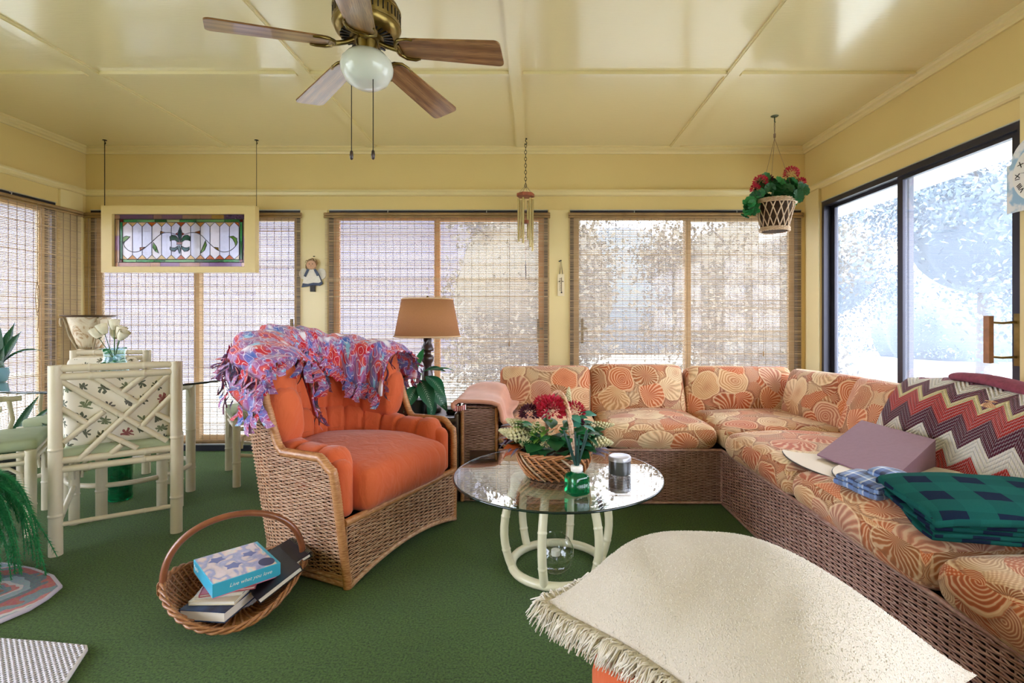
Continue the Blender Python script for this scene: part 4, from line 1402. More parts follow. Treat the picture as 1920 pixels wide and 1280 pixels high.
for (t, n_, sg) in ((1.0, 74, -1), (0.0, 78, 1), (0.86, 24, -1), (0.12, 40, 1)):
    for k in range(n_):
        ph = 0.015 + 0.97 * (k + 0.5) / n_
        if t == 0.86: ph = 0.01 + 0.30 * (k + 0.5) / n_
        if t == 0.12: ph = 0.0 + 0.36 * (k + 0.5) / n_
        p = thr_pt(ph, t, 0.008 * sg)
        a = ph * PI
        out = R3 @ Vector((-math.sin(a) * sg, -math.cos(a) * sg, 0))
        strip_at(Mch @ p + Vector((0, 0, 0.008)), out, rnd.uniform(0.0, 0.5) + (0.5 if t == 0.12 else 0))
for e, sgn in ((0.015, -1), (0.985, 1)):
    for k in range(18):
        t = (k + 0.5) / 18
        p = thr_pt(e, t)
        out = R3 @ Vector((0.5, sgn, 0))
        strip_at(Mch @ p, out, rnd.uniform(0.1, 0.7))

# ------------------------------------------------------------------ ottoman and pillow in the foreground
ott = thing('wicker_ottoman', 'wicker ottoman with a terracotta cushion in the foreground', 'ottoman', (0.415, 0.915, 0), rz=0.306)
OX, OY = 0.52, 0.46
b = MB(); b.bb(-OX / 2 + 0.01, OX / 2 - 0.01, -OY / 2 + 0.01, OY / 2 - 0.01, 0.01, 0.255)
b.build('inner_carcass', M_wicker_dark, ott, smooth=False)
b = MB()
def ow(u, v):
    p = u % (2 * (OX + OY))
    if p < OX: return (-OX / 2 + p, -OY / 2, v)
    p -= OX
    if p < OY: return (OX / 2, -OY / 2 + p, v)
    p -= OY
    if p < OX: return (OX / 2 - p, OY / 2, v)
    p -= OX
    return (-OX / 2, OY / 2 - p, v)
b.weave(ow, 2 * (OX + OY), 0.262, v0=0.01)
b.build('woven_base', M_wicker, ott, angle=180)
b = MB()
q = [(-OX / 2, -OY / 2, 0.268), (OX / 2, -OY / 2, 0.268), (OX / 2, OY / 2, 0.268), (-OX / 2, OY / 2, 0.268), (-OX / 2, -OY / 2, 0.268)]
wrap_tube(b, q, 0.014)
b.build('cane_rim', M_wicker_rim, ott)
b = MB(); b.rbox((OX - 0.01, OY - 0.01, 0.145), 0.06, 8, 0.01, (0, 0, 0.335), (0, 0), ac_warp)
b.build('cushion', M_orange, ott)

PW, PH_ = 0.66, 0.50
pil = thing('boucle_pillow', 'cream nubbly pillow with a cotton fringe lying on the ottoman', 'pillow', (0.424, 1.048, 0.437), rz=-0.95)
def pil_pt(u, v, side):
    x, y = (u - 0.5) * 2, (v - 0.5) * 2
    pinch = 1 - 0.06 * (1 - abs(x) ** 2) * (abs(y) ** 4)
    pinch2 = 1 - 0.06 * (1 - abs(y) ** 2) * (abs(x) ** 4)
    X, Y = x * PW / 2 * pinch2, y * PH_ / 2 * pinch
    e = max(0, (1 - abs(x) ** 2.6)) ** 0.62 * max(0, (1 - abs(y) ** 2.6)) ** 0.62
    wr = 0.010 * math.sin(x * 5 + y * 3) * e + 0.012 * math.exp(-((x - 0.35 + 0.25 * y) / 0.10) ** 2) * -1 * sstep(0.2, -0.7, y) * e + 0.010 * math.exp(-((x + 0.1 + 0.2 * y) / 0.12) ** 2) * -1 * sstep(0.1, -0.6, y) * e
    droop = -0.05 * sstep(0.55, 1.2, math.hypot(x, y) * 0.9)
    if side > 0: z = 0.108 * e + wr
    else: z = -0.012 * e
    return (X, Y, z + droop + 0.02)
b = MB()
b.grid(lambda u, v: pil_pt(u, v, 1), 48, 44)
b.grid(lambda u, v: pil_pt(1 - u, v, -1), 20, 20)
b.build('pillow_cover', M_boucle, pil)
b = MB()
rnd = random.Random(77)
for k in range(11000):
    u, v = rnd.random(), rnd.random()
    p = Vector(pil_pt(u, v, 1))
    n_ = (Vector(pil_pt(min(1, u + 0.01), v, 1)) - p).cross(Vector(pil_pt(u, min(1, v + 0.01), 1)) - p)
    if n_.length < 1e-9: continue
    n_.normalize()
    R = frame_from(n_, (rnd.uniform(-1, 1), rnd.uniform(-1, 1), 0.1))
    a_, c_, h_ = rnd.uniform(0.0009, 0.0019), rnd.uniform(0.0008, 0.0012), rnd.uniform(0.0010, 0.0022)
    b.add([p + R @ Vector(q) for q in ((a_, 0, 0), (0, 0, c_), (-a_, 0, 0), (0, 0, -c_), (0, h_, 0))], [(0, 4, 1), (1, 4, 2), (2, 4, 3), (3, 4, 0)])
o = b.build('nubs', mat('cream_yarn_nub', '#e6dfd4', 0.95), pil, angle=180)
o['kind'] = 'stuff'
b = MB()
rnd = random.Random(9)
def fr(px_, py_, ox, oy, pz_=0.0):
    for k in range(3):
        a = rnd.uniform(-0.6, 0.6)
        dx, dy = ox * math.cos(a) - oy * math.sin(a), ox * math.sin(a) + oy * math.cos(a)
        L_ = rnd.uniform(0.035, 0.058)
        z0_ = pz_ - 0.006
        b.tube([(px_, py_, z0_ + 0.006), (px_ + dx * L_ * 0.5, py_ + dy * L_ * 0.5, z0_ + rnd.uniform(-0.002, 0.012)), (px_ + dx * L_, py_ + dy * L_, z0_ - rnd.uniform(0.008, 0.034))], [0.0022, 0.002, 0.0012], 4)
for k in range(240):
    u = (k + rnd.random()) / 240
    for (uu, vv, ox, oy) in ((0.0, u, -1, 0), (u, 0.0, 0, -1)):
        p = pil_pt(uu, vv, 1)
        fr(p[0], p[1], ox, oy, p[2])
o = b.build('fringe', M_fringe, pil, angle=180)
o['kind'] = 'stuff'

# ------------------------------------------------------------------ coffee table
TC = (0.105, 2.16)
TZ = 0.398
ct = thing('coffee_table', 'round glass-topped coffee table on a bowed ivory rattan base', 'table', (TC[0], TC[1], 0))
def bamboo(b, pts, r, n=10, nodes=None, every=0.14):
    """tube with the slightly swollen rings of a rattan pole"""
    P_ = [Vector(p) for p in pts]
    L_ = [0.0]
    for p, q in zip(P_, P_[1:]): L_.append(L_[-1] + (q - p).length)
    T = L_[-1]
    marks = nodes if nodes is not None else [every * (k + 0.6) for k in range(int(T / every))]
    ds = sorted(set([0.0, T, min(T, 0.002), max(0, T - 0.002)] + L_ + [min(T, max(0, m_ + d)) for m_ in marks for d in (-0.010, -0.005, -0.003, 0.003, 0.005, 0.010)]))
    out, rs = [], []
    i = 0
    for d in ds:
        while i < len(L_) - 2 and L_[i + 1] < d: i += 1
        f = (d - L_[i]) / max(1e-9, L_[i + 1] - L_[i])
        out.append(P_[i].lerp(P_[i + 1], max(0, min(1, f))))
        near = any(abs(d - m_) < 0.0035 for m_ in marks)
        rs.append(r * (1.09 if near else 1.0))
    b.tube(out, rs, n)
b = MB(); b.tube(arc((0, 0, 0.02), 0.198, 0, 2 * PI * 35 / 36, 35, 'xy'), 0.0185, 10, closed=True)
b.build('floor_ring', M_rattan_tbl, ct)
b = MB(); b.tube(arc((0, 0, TZ - 0.022), 0.186, 0, 2 * PI * 35 / 36, 35, 'xy'), 0.0185, 10, closed=True)
b.build('top_ring', M_rattan_tbl, ct)
for k in range(6):
    a = math.radians(-108 + 60 * k)
    pts = []
    for i in range(11):
        t = i / 10
        z = 0.02 + (TZ - 0.045) * t
        rr = 0.198 - 0.012 * t ** 3 + 0.036 * math.sin(PI * t ** 0.9)
        pts.append((rr * math.cos(a), rr * math.sin(a), z))
    b = MB(); bamboo(b, pts, 0.0175)
    b.build('leg', M_rattan_tbl, ct)
RG = 0.445
b = MB(); b.lathe([(RG - 0.004, 0.0), (RG - 0.004, 0.009)], 72, (0, 0, TZ))
b.build('glass_top', M_tableglass, ct, smooth=False)
b = MB(); b.tube(arc((0, 0, TZ + 0.0045), RG - 0.003, 0, 2 * PI * 95 / 96, 95, 'xy'), 0.0048, 8, closed=True)
b.build('glass_edge', M_glassedge, ct)
TT = TZ + 0.0095

# glass globe with a tealight under the table
gl = thing('candle_globe', 'clear glass globe with a white tealight on the carpet under the table', 'candle holder', (0.095, 2.13, 0.0))
prof = [(0.03, 0.002), (0.055, 0.012), (0.073, 0.04), (0.079, 0.072), (0.074, 0.105), (0.058, 0.135), (0.042, 0.148), (0.044, 0.152)]
b = MB(); b.lathe(prof, 32, capt=False); b.build('globe', M_clear, gl)
b = MB(); b.lathe([(0.012, 0.004), (0.01, 0.05), (0.02, 0.06), (0.028, 0.064), (0.03, 0.12)], 20, capt=False); b.build('inner_cup', M_clear, gl)
b = MB(); b.lathe([(0.019, 0.068), (0.019, 0.09), (0.004, 0.091), (0.002, 0.098)], 18); b.build('tealight', M_wax, gl)

# candle tin
tin = thing('candle_tin', 'small round grey candle tin with a pale lid on the coffee table', 'candle', (0.372, 2.16, TT))
b = MB(); b.lathe([(0.046, 0.0), (0.047, 0.004), (0.047, 0.056)], 36); b.build('tin', mat('grey_tin', '#6e7072', 0.3, metal=0.6, var=0.2, vscale=30), tin)
b = MB(); b.lathe([(0.0485, 0.056), (0.0485, 0.070), (0.045, 0.074), (0.040, 0.072)], 36); b.build('lid', mat('pale_lid', '#c6c9d2', 0.35, metal=0.3), tin)

# reed diffuser
rd = thing('reed_diffuser', 'square ribbed emerald glass bottle with dark reeds on the coffee table', 'diffuser', (0.165, 1.905, TT), rz=0.5)
b = MB()
def sq_ring(h, z):
    out = []
    for k in range(48):
        a = 2 * PI * k / 48
        c_, s_ = math.cos(a), math.sin(a)
        m_ = (abs(c_) ** 5 + abs(s_) ** 5) ** (-1 / 5)
        rib = 1 + 0.02 * math.cos(a * 24)
        out.append((h * m_ * c_ * rib, h * m_ * s_ * rib, z))
    return out
rings = [sq_ring(h, z) for h, z in ((0.036, 0.0), (0.039, 0.004), (0.039, 0.062), (0.034, 0.072), (0.021, 0.079), (0.020, 0.084))]
vv = [p for r_ in rings for p in r_]
ff = [(i * 48 + k, i * 48 + (k + 1) % 48, (i + 1) * 48 + (k + 1) % 48, (i + 1) * 48 + k) for i in range(5) for k in range(48)]
ff.append(tuple(range(47, -1, -1))); ff.append(tuple(5 * 48 + k for k in range(48)))
b.add(vv, ff)
b.build('bottle', M_green_glass, rd)
b = MB(); b.lathe([(0.022, 0.084), (0.023, 0.087), (0.023, 0.102), (0.021, 0.105)], 24); b.build('collar', M_white, rd)
M_reed = mat('dark_green_reed', '#123c34', 0.6)
for k in range(6):
    a = k * 1.05 + 0.3
    t = 0.045 if k % 2 else 0.06
    b = MB(); b.tube([(0.004 * math.cos(a), 0.004 * math.sin(a), 0.10), (t * math.cos(a), t * math.sin(a) * 0.6, 0.215 + 0.012 * (k % 3))], 0.0042, 6)
    b.build('reed', M_reed, rd)

# flower basket
fb = thing('flower_basket', 'woven willow basket of mixed flowers and foliage on the glass coffee table', 'flower basket', (0.088, 2.13, TT))
b = MB()
def fb_s(u, v):
    a = u / 0.135
    t = v / 0.11
    r_ = 0.108 + 0.045 * math.sin(min(1, t) * PI / 2)
    return (r_ * math.cos(a), r_ * 0.9 * math.sin(a), v)
b.weave(fb_s, 2 * PI * 0.135, 0.105, stake=0.028, row=0.0085, amp=0.003, r=0.0038, v0=0.004)
body = b.build('basket_weave', M_wicker_basket, fb, angle=180)
b = MB(); b.lathe([(0.10, 0.003), (0.118, 0.03), (0.138, 0.08), (0.146, 0.10)], 32, capt=False, sy=0.9); b.build('basket_lining', M_wicker_dark, body)
for k in range(26):
    a0 = 2 * PI * k / 26
    pts = []
    for i in range(9):
        t = i / 8
        a = a0 + 0.75 * t
        r_ = 0.158 - 0.042 * t ** 1.5 + 0.006 * math.sin(PI * t)
        pts.append((r_ * math.cos(a), r_ * 0.9 * math.sin(a), 0.108 - 0.104 * t))
    b = MB(); b.tube(pts, 0.0046, 6); b.build('diagonal_cane', M_wicker_ginger if k % 5 else M_wicker_pale, fb)
b = MB()
for j in range(3):
    b.tube([((0.153 + 0.006 * math.cos(9 * a + j * 2.1)) * math.cos(a), 0.9 * (0.153 + 0.006 * math.cos(9 * a + j * 2.1)) * math.sin(a), 0.108 + 0.006 * math.sin(9 * a + j * 2.1)) for a in [2 * PI * k / 90 for k in range(90)]], 0.005, 6, closed=True)
b.build('braided_rim', M_wicker_ginger, fb)
b = MB()
hp = []
for i in range(33):
    a = PI * i / 32
    hp.append(Vector((0.02 + 0.05 * math.cos(a), -0.13 * math.cos(a), 0.10 + 0.25 * math.sin(a))))
for j in range(3):
    b.tube([p + Vector((0.006 * math.cos(i * 1.1 + j * 2.09), 0.0, 0.006 * math.sin(i * 1.1 + j * 2.09))) for i, p in enumerate(hp)], 0.006, 6)
b.build('twisted_handle', m_wicker('pinkish_cane', '#c08a68', '#d4a888', '#e4c4a8', 20), fb)
b = MB(); b.lathe([(0.02, 0.14), (0.13, 0.11), (0.135, 0.09)], 20, sy=0.9, capb=False, capt=False); b.build('moss', M_soil, fb)

rnd = random.Random(21)
LM = {
    'g': leaf_mesh('leaf', 0.10, 0.075, M_leaf, 0.25, 0.15),
    'b': leaf_mesh('leaf', 0.065, 0.040, M_leaf_bright, 0.2, 0.2),
    'l': leaf_mesh('leaf', 0.060, 0.022, M_leaf_lime, 0.25, 0.2),
    't': leaf_mesh('leaf', 0.070, 0.042, M_leaf_teal, 0.3, 0.2),
    'p': leaf_mesh('leaf', 0.085, 0.030, M_leaf_plum, 0.3, 0.2),
    'r': leaf_mesh('leaf', 0.080, 0.050, M_leaf_rust, 0.5, 0.2),
    'm': leaf_mesh('leaf', 0.085, 0.024, M_leaf_mauve, 0.5, 0.2),
}
def put_leaf(root, me, p, d, s=1.0, up=(0, 0, 1), name='leaf'):
    o = bpy.data.objects.new(name, me)
    COL.objects.link(o)
    o.parent = root
    place(o, p, frame_from(d, up) @ Matrix.Rotation(rnd.uniform(-0.5, 0.5), 3, 'Y'), s)
    return o
def ring_leaves(key, n, a0, a1, r0, r1, z0, z1, out=0.8, s=1.0):
    for k in range(n):
        a = math.radians(rnd.uniform(a0, a1))
        r_ = rnd.uniform(r0, r1)
        p = (r_ * math.cos(a), r_ * math.sin(a) * 0.9, rnd.uniform(z0, z1))
        d = (math.cos(a) * out, math.sin(a) * out, rnd.uniform(-0.2, 0.7))
        put_leaf(fb, LM[key], p, d, s * rnd.uniform(0.8, 1.2))
ring_leaves('g', 44, 180, 360, 0.06, 0.13, 0.10, 0.19)
ring_leaves('g', 14, 0, 180, 0.04, 0.12, 0.12, 0.2)
ring_leaves('b', 36, 200, 345, 0.05, 0.13, 0.13, 0.22)
ring_leaves('l', 30, 185, 260, 0.08, 0.16, 0.14, 0.24)
ring_leaves('t', 16, 300, 370, 0.08, 0.14, 0.12, 0.27)
ring_leaves('p', 12, 165, 215, 0.12, 0.17, 0.12, 0.2, 1.2)
ring_leaves('r', 6, 170, 210, 0.12, 0.17, 0.10, 0.17, 1.2)
ring_leaves('m', 14, -30, 25, 0.12, 0.17, 0.09, 0.16, 1.2)
ring_leaves('m', 8, 170, 215, 0.13, 0.18, 0.14, 0.2, 1.2)
def bloom(root, c, r_, m, n=70, name='flower', petal=None, up=0.4):
    b = MB()
    rn = random.Random(int(c[0] * 1000 + c[2] * 777))
    pl_ = petal or r_ * 0.55
    for k in range(n):
        t = (k + 0.5) / n
        ph = math.acos(1 - (1 + up) * t) if 1 - (1 + up) * t >= -1 else PI
        th = k * 2.39996
        d = Vector((math.sin(ph) * math.cos(th), math.sin(ph) * math.sin(th), math.cos(ph)))
        R = frame_from(d, (rn.uniform(-1, 1), rn.uniform(-1, 1), rn.uniform(-1, 1)))
        o_ = d * (r_ - pl_ * 0.75)
        q = [R @ Vector(v) for v in ((0, 0, 0), (-pl_ * 0.28, pl_ * 0.55, pl_ * 0.10), (0, pl_, -pl_ * 0.08), (pl_ * 0.28, pl_ * 0.55, pl_ * 0.10))]
        b.add([Vector(c) + o_ + v for v in q], [(0, 1, 2, 3)])
    return b.build(name, m, root, smooth=False)
bloom(fb, (-0.012, -0.06, 0.285), 0.062, M_petal_red, 110, petal=0.034)
bloom(fb, (0.085, -0.015, 0.27), 0.048, M_petal_red, 90, petal=0.02)
bloom(fb, (-0.045, 0.04, 0.29), 0.045, M_petal_red, 80, petal=0.02)
bloom(fb, (-0.105, -0.03, 0.265), 0.042, M_petal_plum, 70, petal=0.026)
bloom(fb, (0.09, -0.04, 0.225), 0.035, M_petal_plum, 60, petal=0.02)
for c, r_ in (((-0.12, -0.11, 0.16), 0.024), ((-0.075, -0.10, 0.215), 0.026), ((-0.04, -0.13, 0.16), 0.02)):
    bloom(fb, c, r_, M_petal_cream, 46, petal=0.016)
def spike(c, d, L_, r_, m):
    b = MB()
    rn = random.Random(int(c[0] * 991))
    d = Vector(d).normalized()
    R = frame_from(d)
    for k in range(70):
        t = k / 70
        a = k * 2.4
        rr = r_ * math.sin(PI * (0.12 + 0.88 * t) ** 0.7) 
        p = Vector(c) + d * L_ * t + R @ Vector((math.cos(a) * rr, 0, math.sin(a) * rr))
        s = r_ * 0.42
        b.add([p + Vector(v) * s for v in ((1, 0, 0), (0, 1, 0), (-1, 0, 0), (0, -1, 0), (0, 0, 1), (0, 0, -1))], [(0, 1, 4), (1, 2, 4), (2, 3, 4), (3, 0, 4), (1, 0, 5), (2, 1, 5), (3, 2, 5), (0, 3, 5)])
    return b.build('flower_spike', m, fb, smooth=False)
spike((-0.11, -0.06, 0.17), (-0.8, -0.35, 0.30), 0.13, 0.024, M_petal_cream)
spike((-0.10, 0.0, 0.19), (-0.8, 0.0, 0.35), 0.11, 0.022, M_petal_cream)
spike((0.13, 0.02, 0.20), (1.0, 0.1, 0.05), 0.13, 0.017, M_petal_cream)
spike((0.12, -0.03, 0.16), (1.0, -0.2, -0.1), 0.12, 0.026, M_petal_cream)
spike((0.06, 0.08, 0.26), (0.1, 0.1, 1.0), 0.10, 0.014, M_petal_cream)

# ------------------------------------------------------------------ dining set
DT = (-2.40, 3.00)
dt = thing('dining_table', 'round glass dining table on a cream rattan base in the corner', 'table', (DT[0], DT[1], 0))
DZ, DR = 0.715, 0.625
b = MB(); b.lathe([(DR - 0.004, 0.0), (DR - 0.004, 0.011)], 72, (0, 0, DZ)); b.build('glass_top', M_tableglass, dt, smooth=False)
b = MB(); b.tube(arc((0, 0, DZ + 0.0055), DR - 0.003, 0, 2 * PI * 95 / 96, 95, 'xy'), 0.006, 8, closed=True); b.build('glass_edge', M_glassedge, dt)
angs = [math.radians(x) for x in (-78, -24, 28, 84, 140, 208)]
for a in angs:
    b = MB(); bamboo(b, [(0.29 * math.cos(a), 0.29 * math.sin(a), 0), (0.29 * math.cos(a), 0.29 * math.sin(a), DZ - 0.005)], 0.026, 12, every=0.24)
    b.build('leg', M_rattan, dt)
b = MB(); b.tube(arc((0, 0, 0.17), 0.29, 0, 2 * PI * 35 / 36, 35, 'xy'), 0.014, 8, closed=True); b.build('stretcher_ring', M_rattan, dt)
b = MB(); b.tube(arc((0, 0, 0.66), 0.29, 0, 2 * PI * 35 / 36, 35, 'xy'), 0.017, 8, closed=True); b.build('top_ring', M_rattan, dt)
for i in range(6):
    a, c_ = angs[i], angs[(i + 1) % 6]
    for q0, q1 in ((a, 1), (c_, -1)):
        pts = []
        for k in range(7):
            t = k / 6
            an = q0 + q1 * 0.30 * t ** 1.6
            pts.append((0.29 * math.cos(an), 0.29 * math.sin(an), 0.50 + 0.155 * math.sin(t * PI / 2)))
        b = MB(); b.tube(pts, 0.008, 6); b.build('corner_bracket', M_rattan, dt)

CW, CD, CH = 0.446, 0.42, 0.86
LAT = [((265, 385), (800, 715)), ((815, 375), (345, 760)), ((430, 375), (640, 510)), ((680, 375), (560, 455)), ((265, 510), (385, 590)), ((470, 540), (275, 670)), ((825, 485), (660, 630)), ((735, 565), (825, 615)), ((490, 655), (640, 735)), ((560, 710), (505, 745))]
def rattan_chair(label, loc, facing, back_pillow=True, arms=True):
    rz = math.atan2(-facing[0], facing[1])
    t = thing('rattan_dining_chair', label, 'chair', loc, rz, 'cream rattan dining chairs')
    def pole(name, p, q, r_, every=0.2, n=10, par=None):
        b = MB(); bamboo(b, [p, q], r_, n, every=every)
        return b.build(name, M_rattan, par or t)
    h = CW / 2
    for s in (-1, 1):
        pole('rear_post', (s * h, 0, 0), (s * h, -0.01, CH), 0.026, 0.30, 12)
        pole('front_leg', (s * h, CD, 0), (s * h, CD, 0.425), 0.023, 0.26, 12)
        pole('side_rail', (s * h, 0, 0.405), (s * h, CD, 0.405), 0.014)
        pole('side_rail', (s * h, 0, 0.365), (s * h, CD, 0.365), 0.012)
        pole('side_stretcher', (s * h, 0, 0.115), (s * h, CD, 0.20), 0.012)
        if arms:
            b = MB()
            bamboo(b, [(s * h, 0.0, 0.635), (s * h, 0.32, 0.635)], 0.015, 10, every=0.15)
            arm_ = b.build('arm', M_rattan, t)
            b = MB(); b.tube([(s * h, 0.27, 0.63), (s * h, 0.285, 0.52), (s * h, 0.26, 0.41)], 0.011, 8)
            b.build('arm_support', M_rattan, arm_)
        # bent corner brackets under the seat
        b = MB(); b.tube([(s * h, CD - 0.028, 0.24), (s * h, CD - 0.035, 0.31), (s * h, CD - 0.075, 0.345), (s * h, CD - 0.15, 0.355)], 0.008, 6); b.build('corner_bracket', M_rattan, t)
        b = MB(); b.tube([(s * (h - 0.028), CD, 0.24), (s * (h - 0.035), CD, 0.31), (s * (h - 0.075), CD, 0.345), (s * (h - 0.15), CD, 0.355)], 0.008, 6); b.build('corner_bracket', M_rattan, t)
    pole('front_rail', (-h, CD, 0.405), (h, CD, 0.405), 0.014)
    pole('front_rail', (-h, CD, 0.365), (h, CD, 0.365), 0.012)
    pole('rear_rail', (-h, 0, 0.425), (h, 0, 0.425), 0.016)
    pole('rear_rail', (-h, 0, 0.385), (h, 0, 0.385), 0.016)
    pole('top_rail', (-h, -0.01, 0.845), (h, -0.01, 0.845), 0.017)
    pole('top_rail', (-h, -0.01, 0.808), (h, -0.01, 0.808), 0.017)
    pole('rear_stretcher', (-h, 0, 0.135), (h, 0, 0.135), 0.011)
    for (p, q) in LAT:
        f = lambda e: (-h + 0.02 + (e[0] - 265) / 560 * (CW - 0.04), -0.006, 0.435 + (745 - e[1]) / 370 * 0.362)
        pole('lattice_rod', f(p), f(q), 0.0125, 0.1, 8)
    b = MB(); b.rbox((CW - 0.02, CD + 0.02, 0.055), 0.022, 5, 0.008, (0, CD / 2 + 0.015, 0.447), (0, 0))
    b.build('seat_cushion', M_sage, t)
    if back_pillow:
        def warp(w): return (w.x * (1 - 0.05 * (w.y / 0.18) ** 2), w.y, w.z)
        b = MB(); b.rbox((0.43, 0.35, 0.075), 0.035, 8, 0.03, (0, 0, 0), (0.2, 0.4), warp)
        o = b.build('back_pillow', M_floral, t)
        o.matrix_local = Matrix.Translation((0, 0.075, 0.64)) @ Matrix.Rotation(PI / 2 + 0.06, 4, 'X')
        b = MB()
        for s_ in (-1, 1):
            b.tube([(s_ * 0.195, -0.16, 0.012), (s_ * 0.203, 0, 0.012), (s_ * 0.195, 0.16, 0.012)], 0.005, 6)
        b.build('piping', mat('dark_piping', '#4a4f44', 0.8), o)
    return t
rattan_chair('cream rattan chair with lattice back turned to the room and a botanical pillow', (-1.98, 2.397, 0), (-0.56, 0.83))
rattan_chair('cream rattan chair on the far side of the table, behind the rose vase', (-2.92, 3.46, 0), (0.16, -0.98))
rattan_chair('cream rattan chair cut off by the left edge, green seat cushion showing', (-2.95, 2.40, 0), (0.8, 0.6), False)
rattan_chair('cream rattan chair half hidden behind the wicker armchair', (-1.70, 3.645, 0), (-0.80, -0.60), False)

# clear vase with roses
rv = thing('rose_vase', 'aqua glass vase with pale pebbles and ivory roses on the dining table', 'vase', (-2.49, 2.98, DZ + 0.012))
b = MB(); b.lathe([(0.062, 0.0), (0.07, 0.004), (0.072, 0.03), (0.062, 0.075), (0.050, 0.12), (0.052, 0.15), (0.062, 0.175)], 32, capt=False)
b.build('glass', M_aqua, rv)
M_peb = mat('pale_blue_pebble', '#a9c4cc', 0.35)
for k, (x, y, z) in enumerate(((-0.025, -0.02, 0.025), (0.02, -0.025, 0.028), (0.0, 0.02, 0.025), (-0.022, -0.012, 0.068), (0.018, -0.02, 0.07), (0.0, 0.015, 0.075), (-0.018, -0.018, 0.108), (0.02, -0.005, 0.115))):
    b = MB(); b.lathe([(0.002, -0.017), (0.014, -0.013), (0.023, 0), (0.014, 0.013), (0.002, 0.017)], 14, (x, y, z)); b.build('pebble', M_peb, rv)
rnd = random.Random(5)
lm = leaf_mesh('leaf', 0.06, 0.04, M_leaf_bright, 0.3, 0.15)
for k in range(14):
    a = rnd.uniform(0, 6.28)
    put_leaf(rv, lm, (0.02 * math.cos(a), 0.02 * math.sin(a), rnd.uniform(0.04, 0.19)), (math.cos(a), math.sin(a), rnd.uniform(0.1, 0.8)), rnd.uniform(0.7, 1.1))
def rosebud(root, p, d, s=1.0):
    R = frame_from(d)
    st = MB(); st.tube([(0, 0, 0.10), (p[0] * 0.5, p[1] * 0.5, 0.17), p], 0.0022, 5)
    o = st.build('stem', M_stem, root)
    b = MB()
    for k in range(7):
        a0 = k * 2.4
        def fn(u, v, a0=a0, k=k):
            a = a0 + (v - 0.5) * 2.2
            r_ = (0.008 + 0.004 * (k / 7) + 0.015 * math.sin(u * 2.0) * (0.6 + 0.4 * k / 7)) * (1.0 if u < 0.8 else 1 + (u - 0.8) * 0.8)
            q = R @ Vector((r_ * math.cos(a), u * 0.052 - 0.004 * (k / 7), r_ * math.sin(a)))
            return Vector(p) + q * s
        b.grid(fn, 6, 5)
    b.build('bud', M_rose, o)
    b = MB()
    for k in range(5):
        a = k * 1.257
        tip = R @ Vector((0.014 * math.cos(a), 0.026, 0.014 * math.sin(a)))
        base = R @ Vector((0.006 * math.cos(a + 0.6), -0.004, 0.006 * math.sin(a + 0.6)))
        base2 = R @ Vector((0.006 * math.cos(a - 0.6), -0.004, 0.006 * math.sin(a - 0.6)))
        b.add([Vector(p) + base * s, Vector(p) + base2 * s, Vector(p) + tip * s], [(0, 1, 2)])
    b.build('sepals', mat('olive_sepal', '#8a7a48', 0.7), o, smooth=False)
for p, d in (((-0.075, -0.02, 0.235), (-0.5, 0, 0.8)), ((-0.04, -0.02, 0.26), (-0.35, -0.1, 0.9)), ((0.015, -0.02, 0.285), (0.05, 0, 1)), ((0.055, -0.03, 0.245), (0.3, 0, 0.9)), ((0.075, -0.05, 0.228), (0.6, -0.1, 0.75)), ((-0.022, 0.03, 0.235), (-0.2, 0.3, 0.8))):
    rosebud(rv, p, d, 1.15)

# green glass floor vase under the table
gv = thing('floor_vase', 'tall emerald glass vase standing on the carpet under the dining table', 'vase', (-2.46, 2.985, 0))
b = MB(); b.lathe([(0.052, 0.0), (0.06, 0.005), (0.062, 0.02), (0.058, 0.05), (0.062, 0.08), (0.058, 0.12), (0.061, 0.16), (0.056, 0.22), (0.058, 0.28), (0.062, 0.33)], 28, capt=False)
b.build('glass', M_green_glass, gv)
for k in range(9):
    b = MB(); b.lathe([(0.003, -0.02), (0.018, -0.012), (0.024, 0), (0.018, 0.012), (0.003, 0.02)], 12, (0.024 * math.cos(k * 2.2), 0.024 * math.sin(k * 2.2), 0.03 + 0.027 * k)); b.build('glass_pebble', mat('green_pebble', '#2a9a68', 0.2), gv)

# cachepot on a wrought-iron stand in the corner
ps = thing('planter_stand', 'painted cream cachepot in a tall scrolled wrought-iron stand in the corner', 'planter', (-3.40, 3.84, 0))
pz = 0.86
b = MB(); b.lathe([(0.055, pz), (0.075, pz + 0.03), (0.105, pz + 0.12), (0.125, pz + 0.20), (0.132, pz + 0.235)], 28, capt=False)
t_ = NT('leaf_painted_ceramic')
_n = t_.noise(t_.coord('Object'), 9.0, 3.0, 0.5, 2.0)
t_.P(Base_Color=t_.ramp(_n.outputs[0], [(0.40, C('#e6dcc4')), (0.5, C('#dccdb0')), (0.56, C('#b08a5a')), (0.62, C('#e6dcc4')), (0.68, C('#6e7448'))]), Roughness=0.35)
b.build('pot', t_.m, ps)
b = MB(); b.lathe([(0.125, pz + 0.228), (0.168, pz + 0.238), (0.17, pz + 0.246), (0.13, pz + 0.246)], 32, capb=False, capt=False); b.build('rim', mat('bronze_rim', '#5a4634', 0.4, metal=0.5), ps)
M_iron = mat('cream_gilt_iron', '#b9a888', 0.45, metal=0.4, var=0.4, vscale=20)
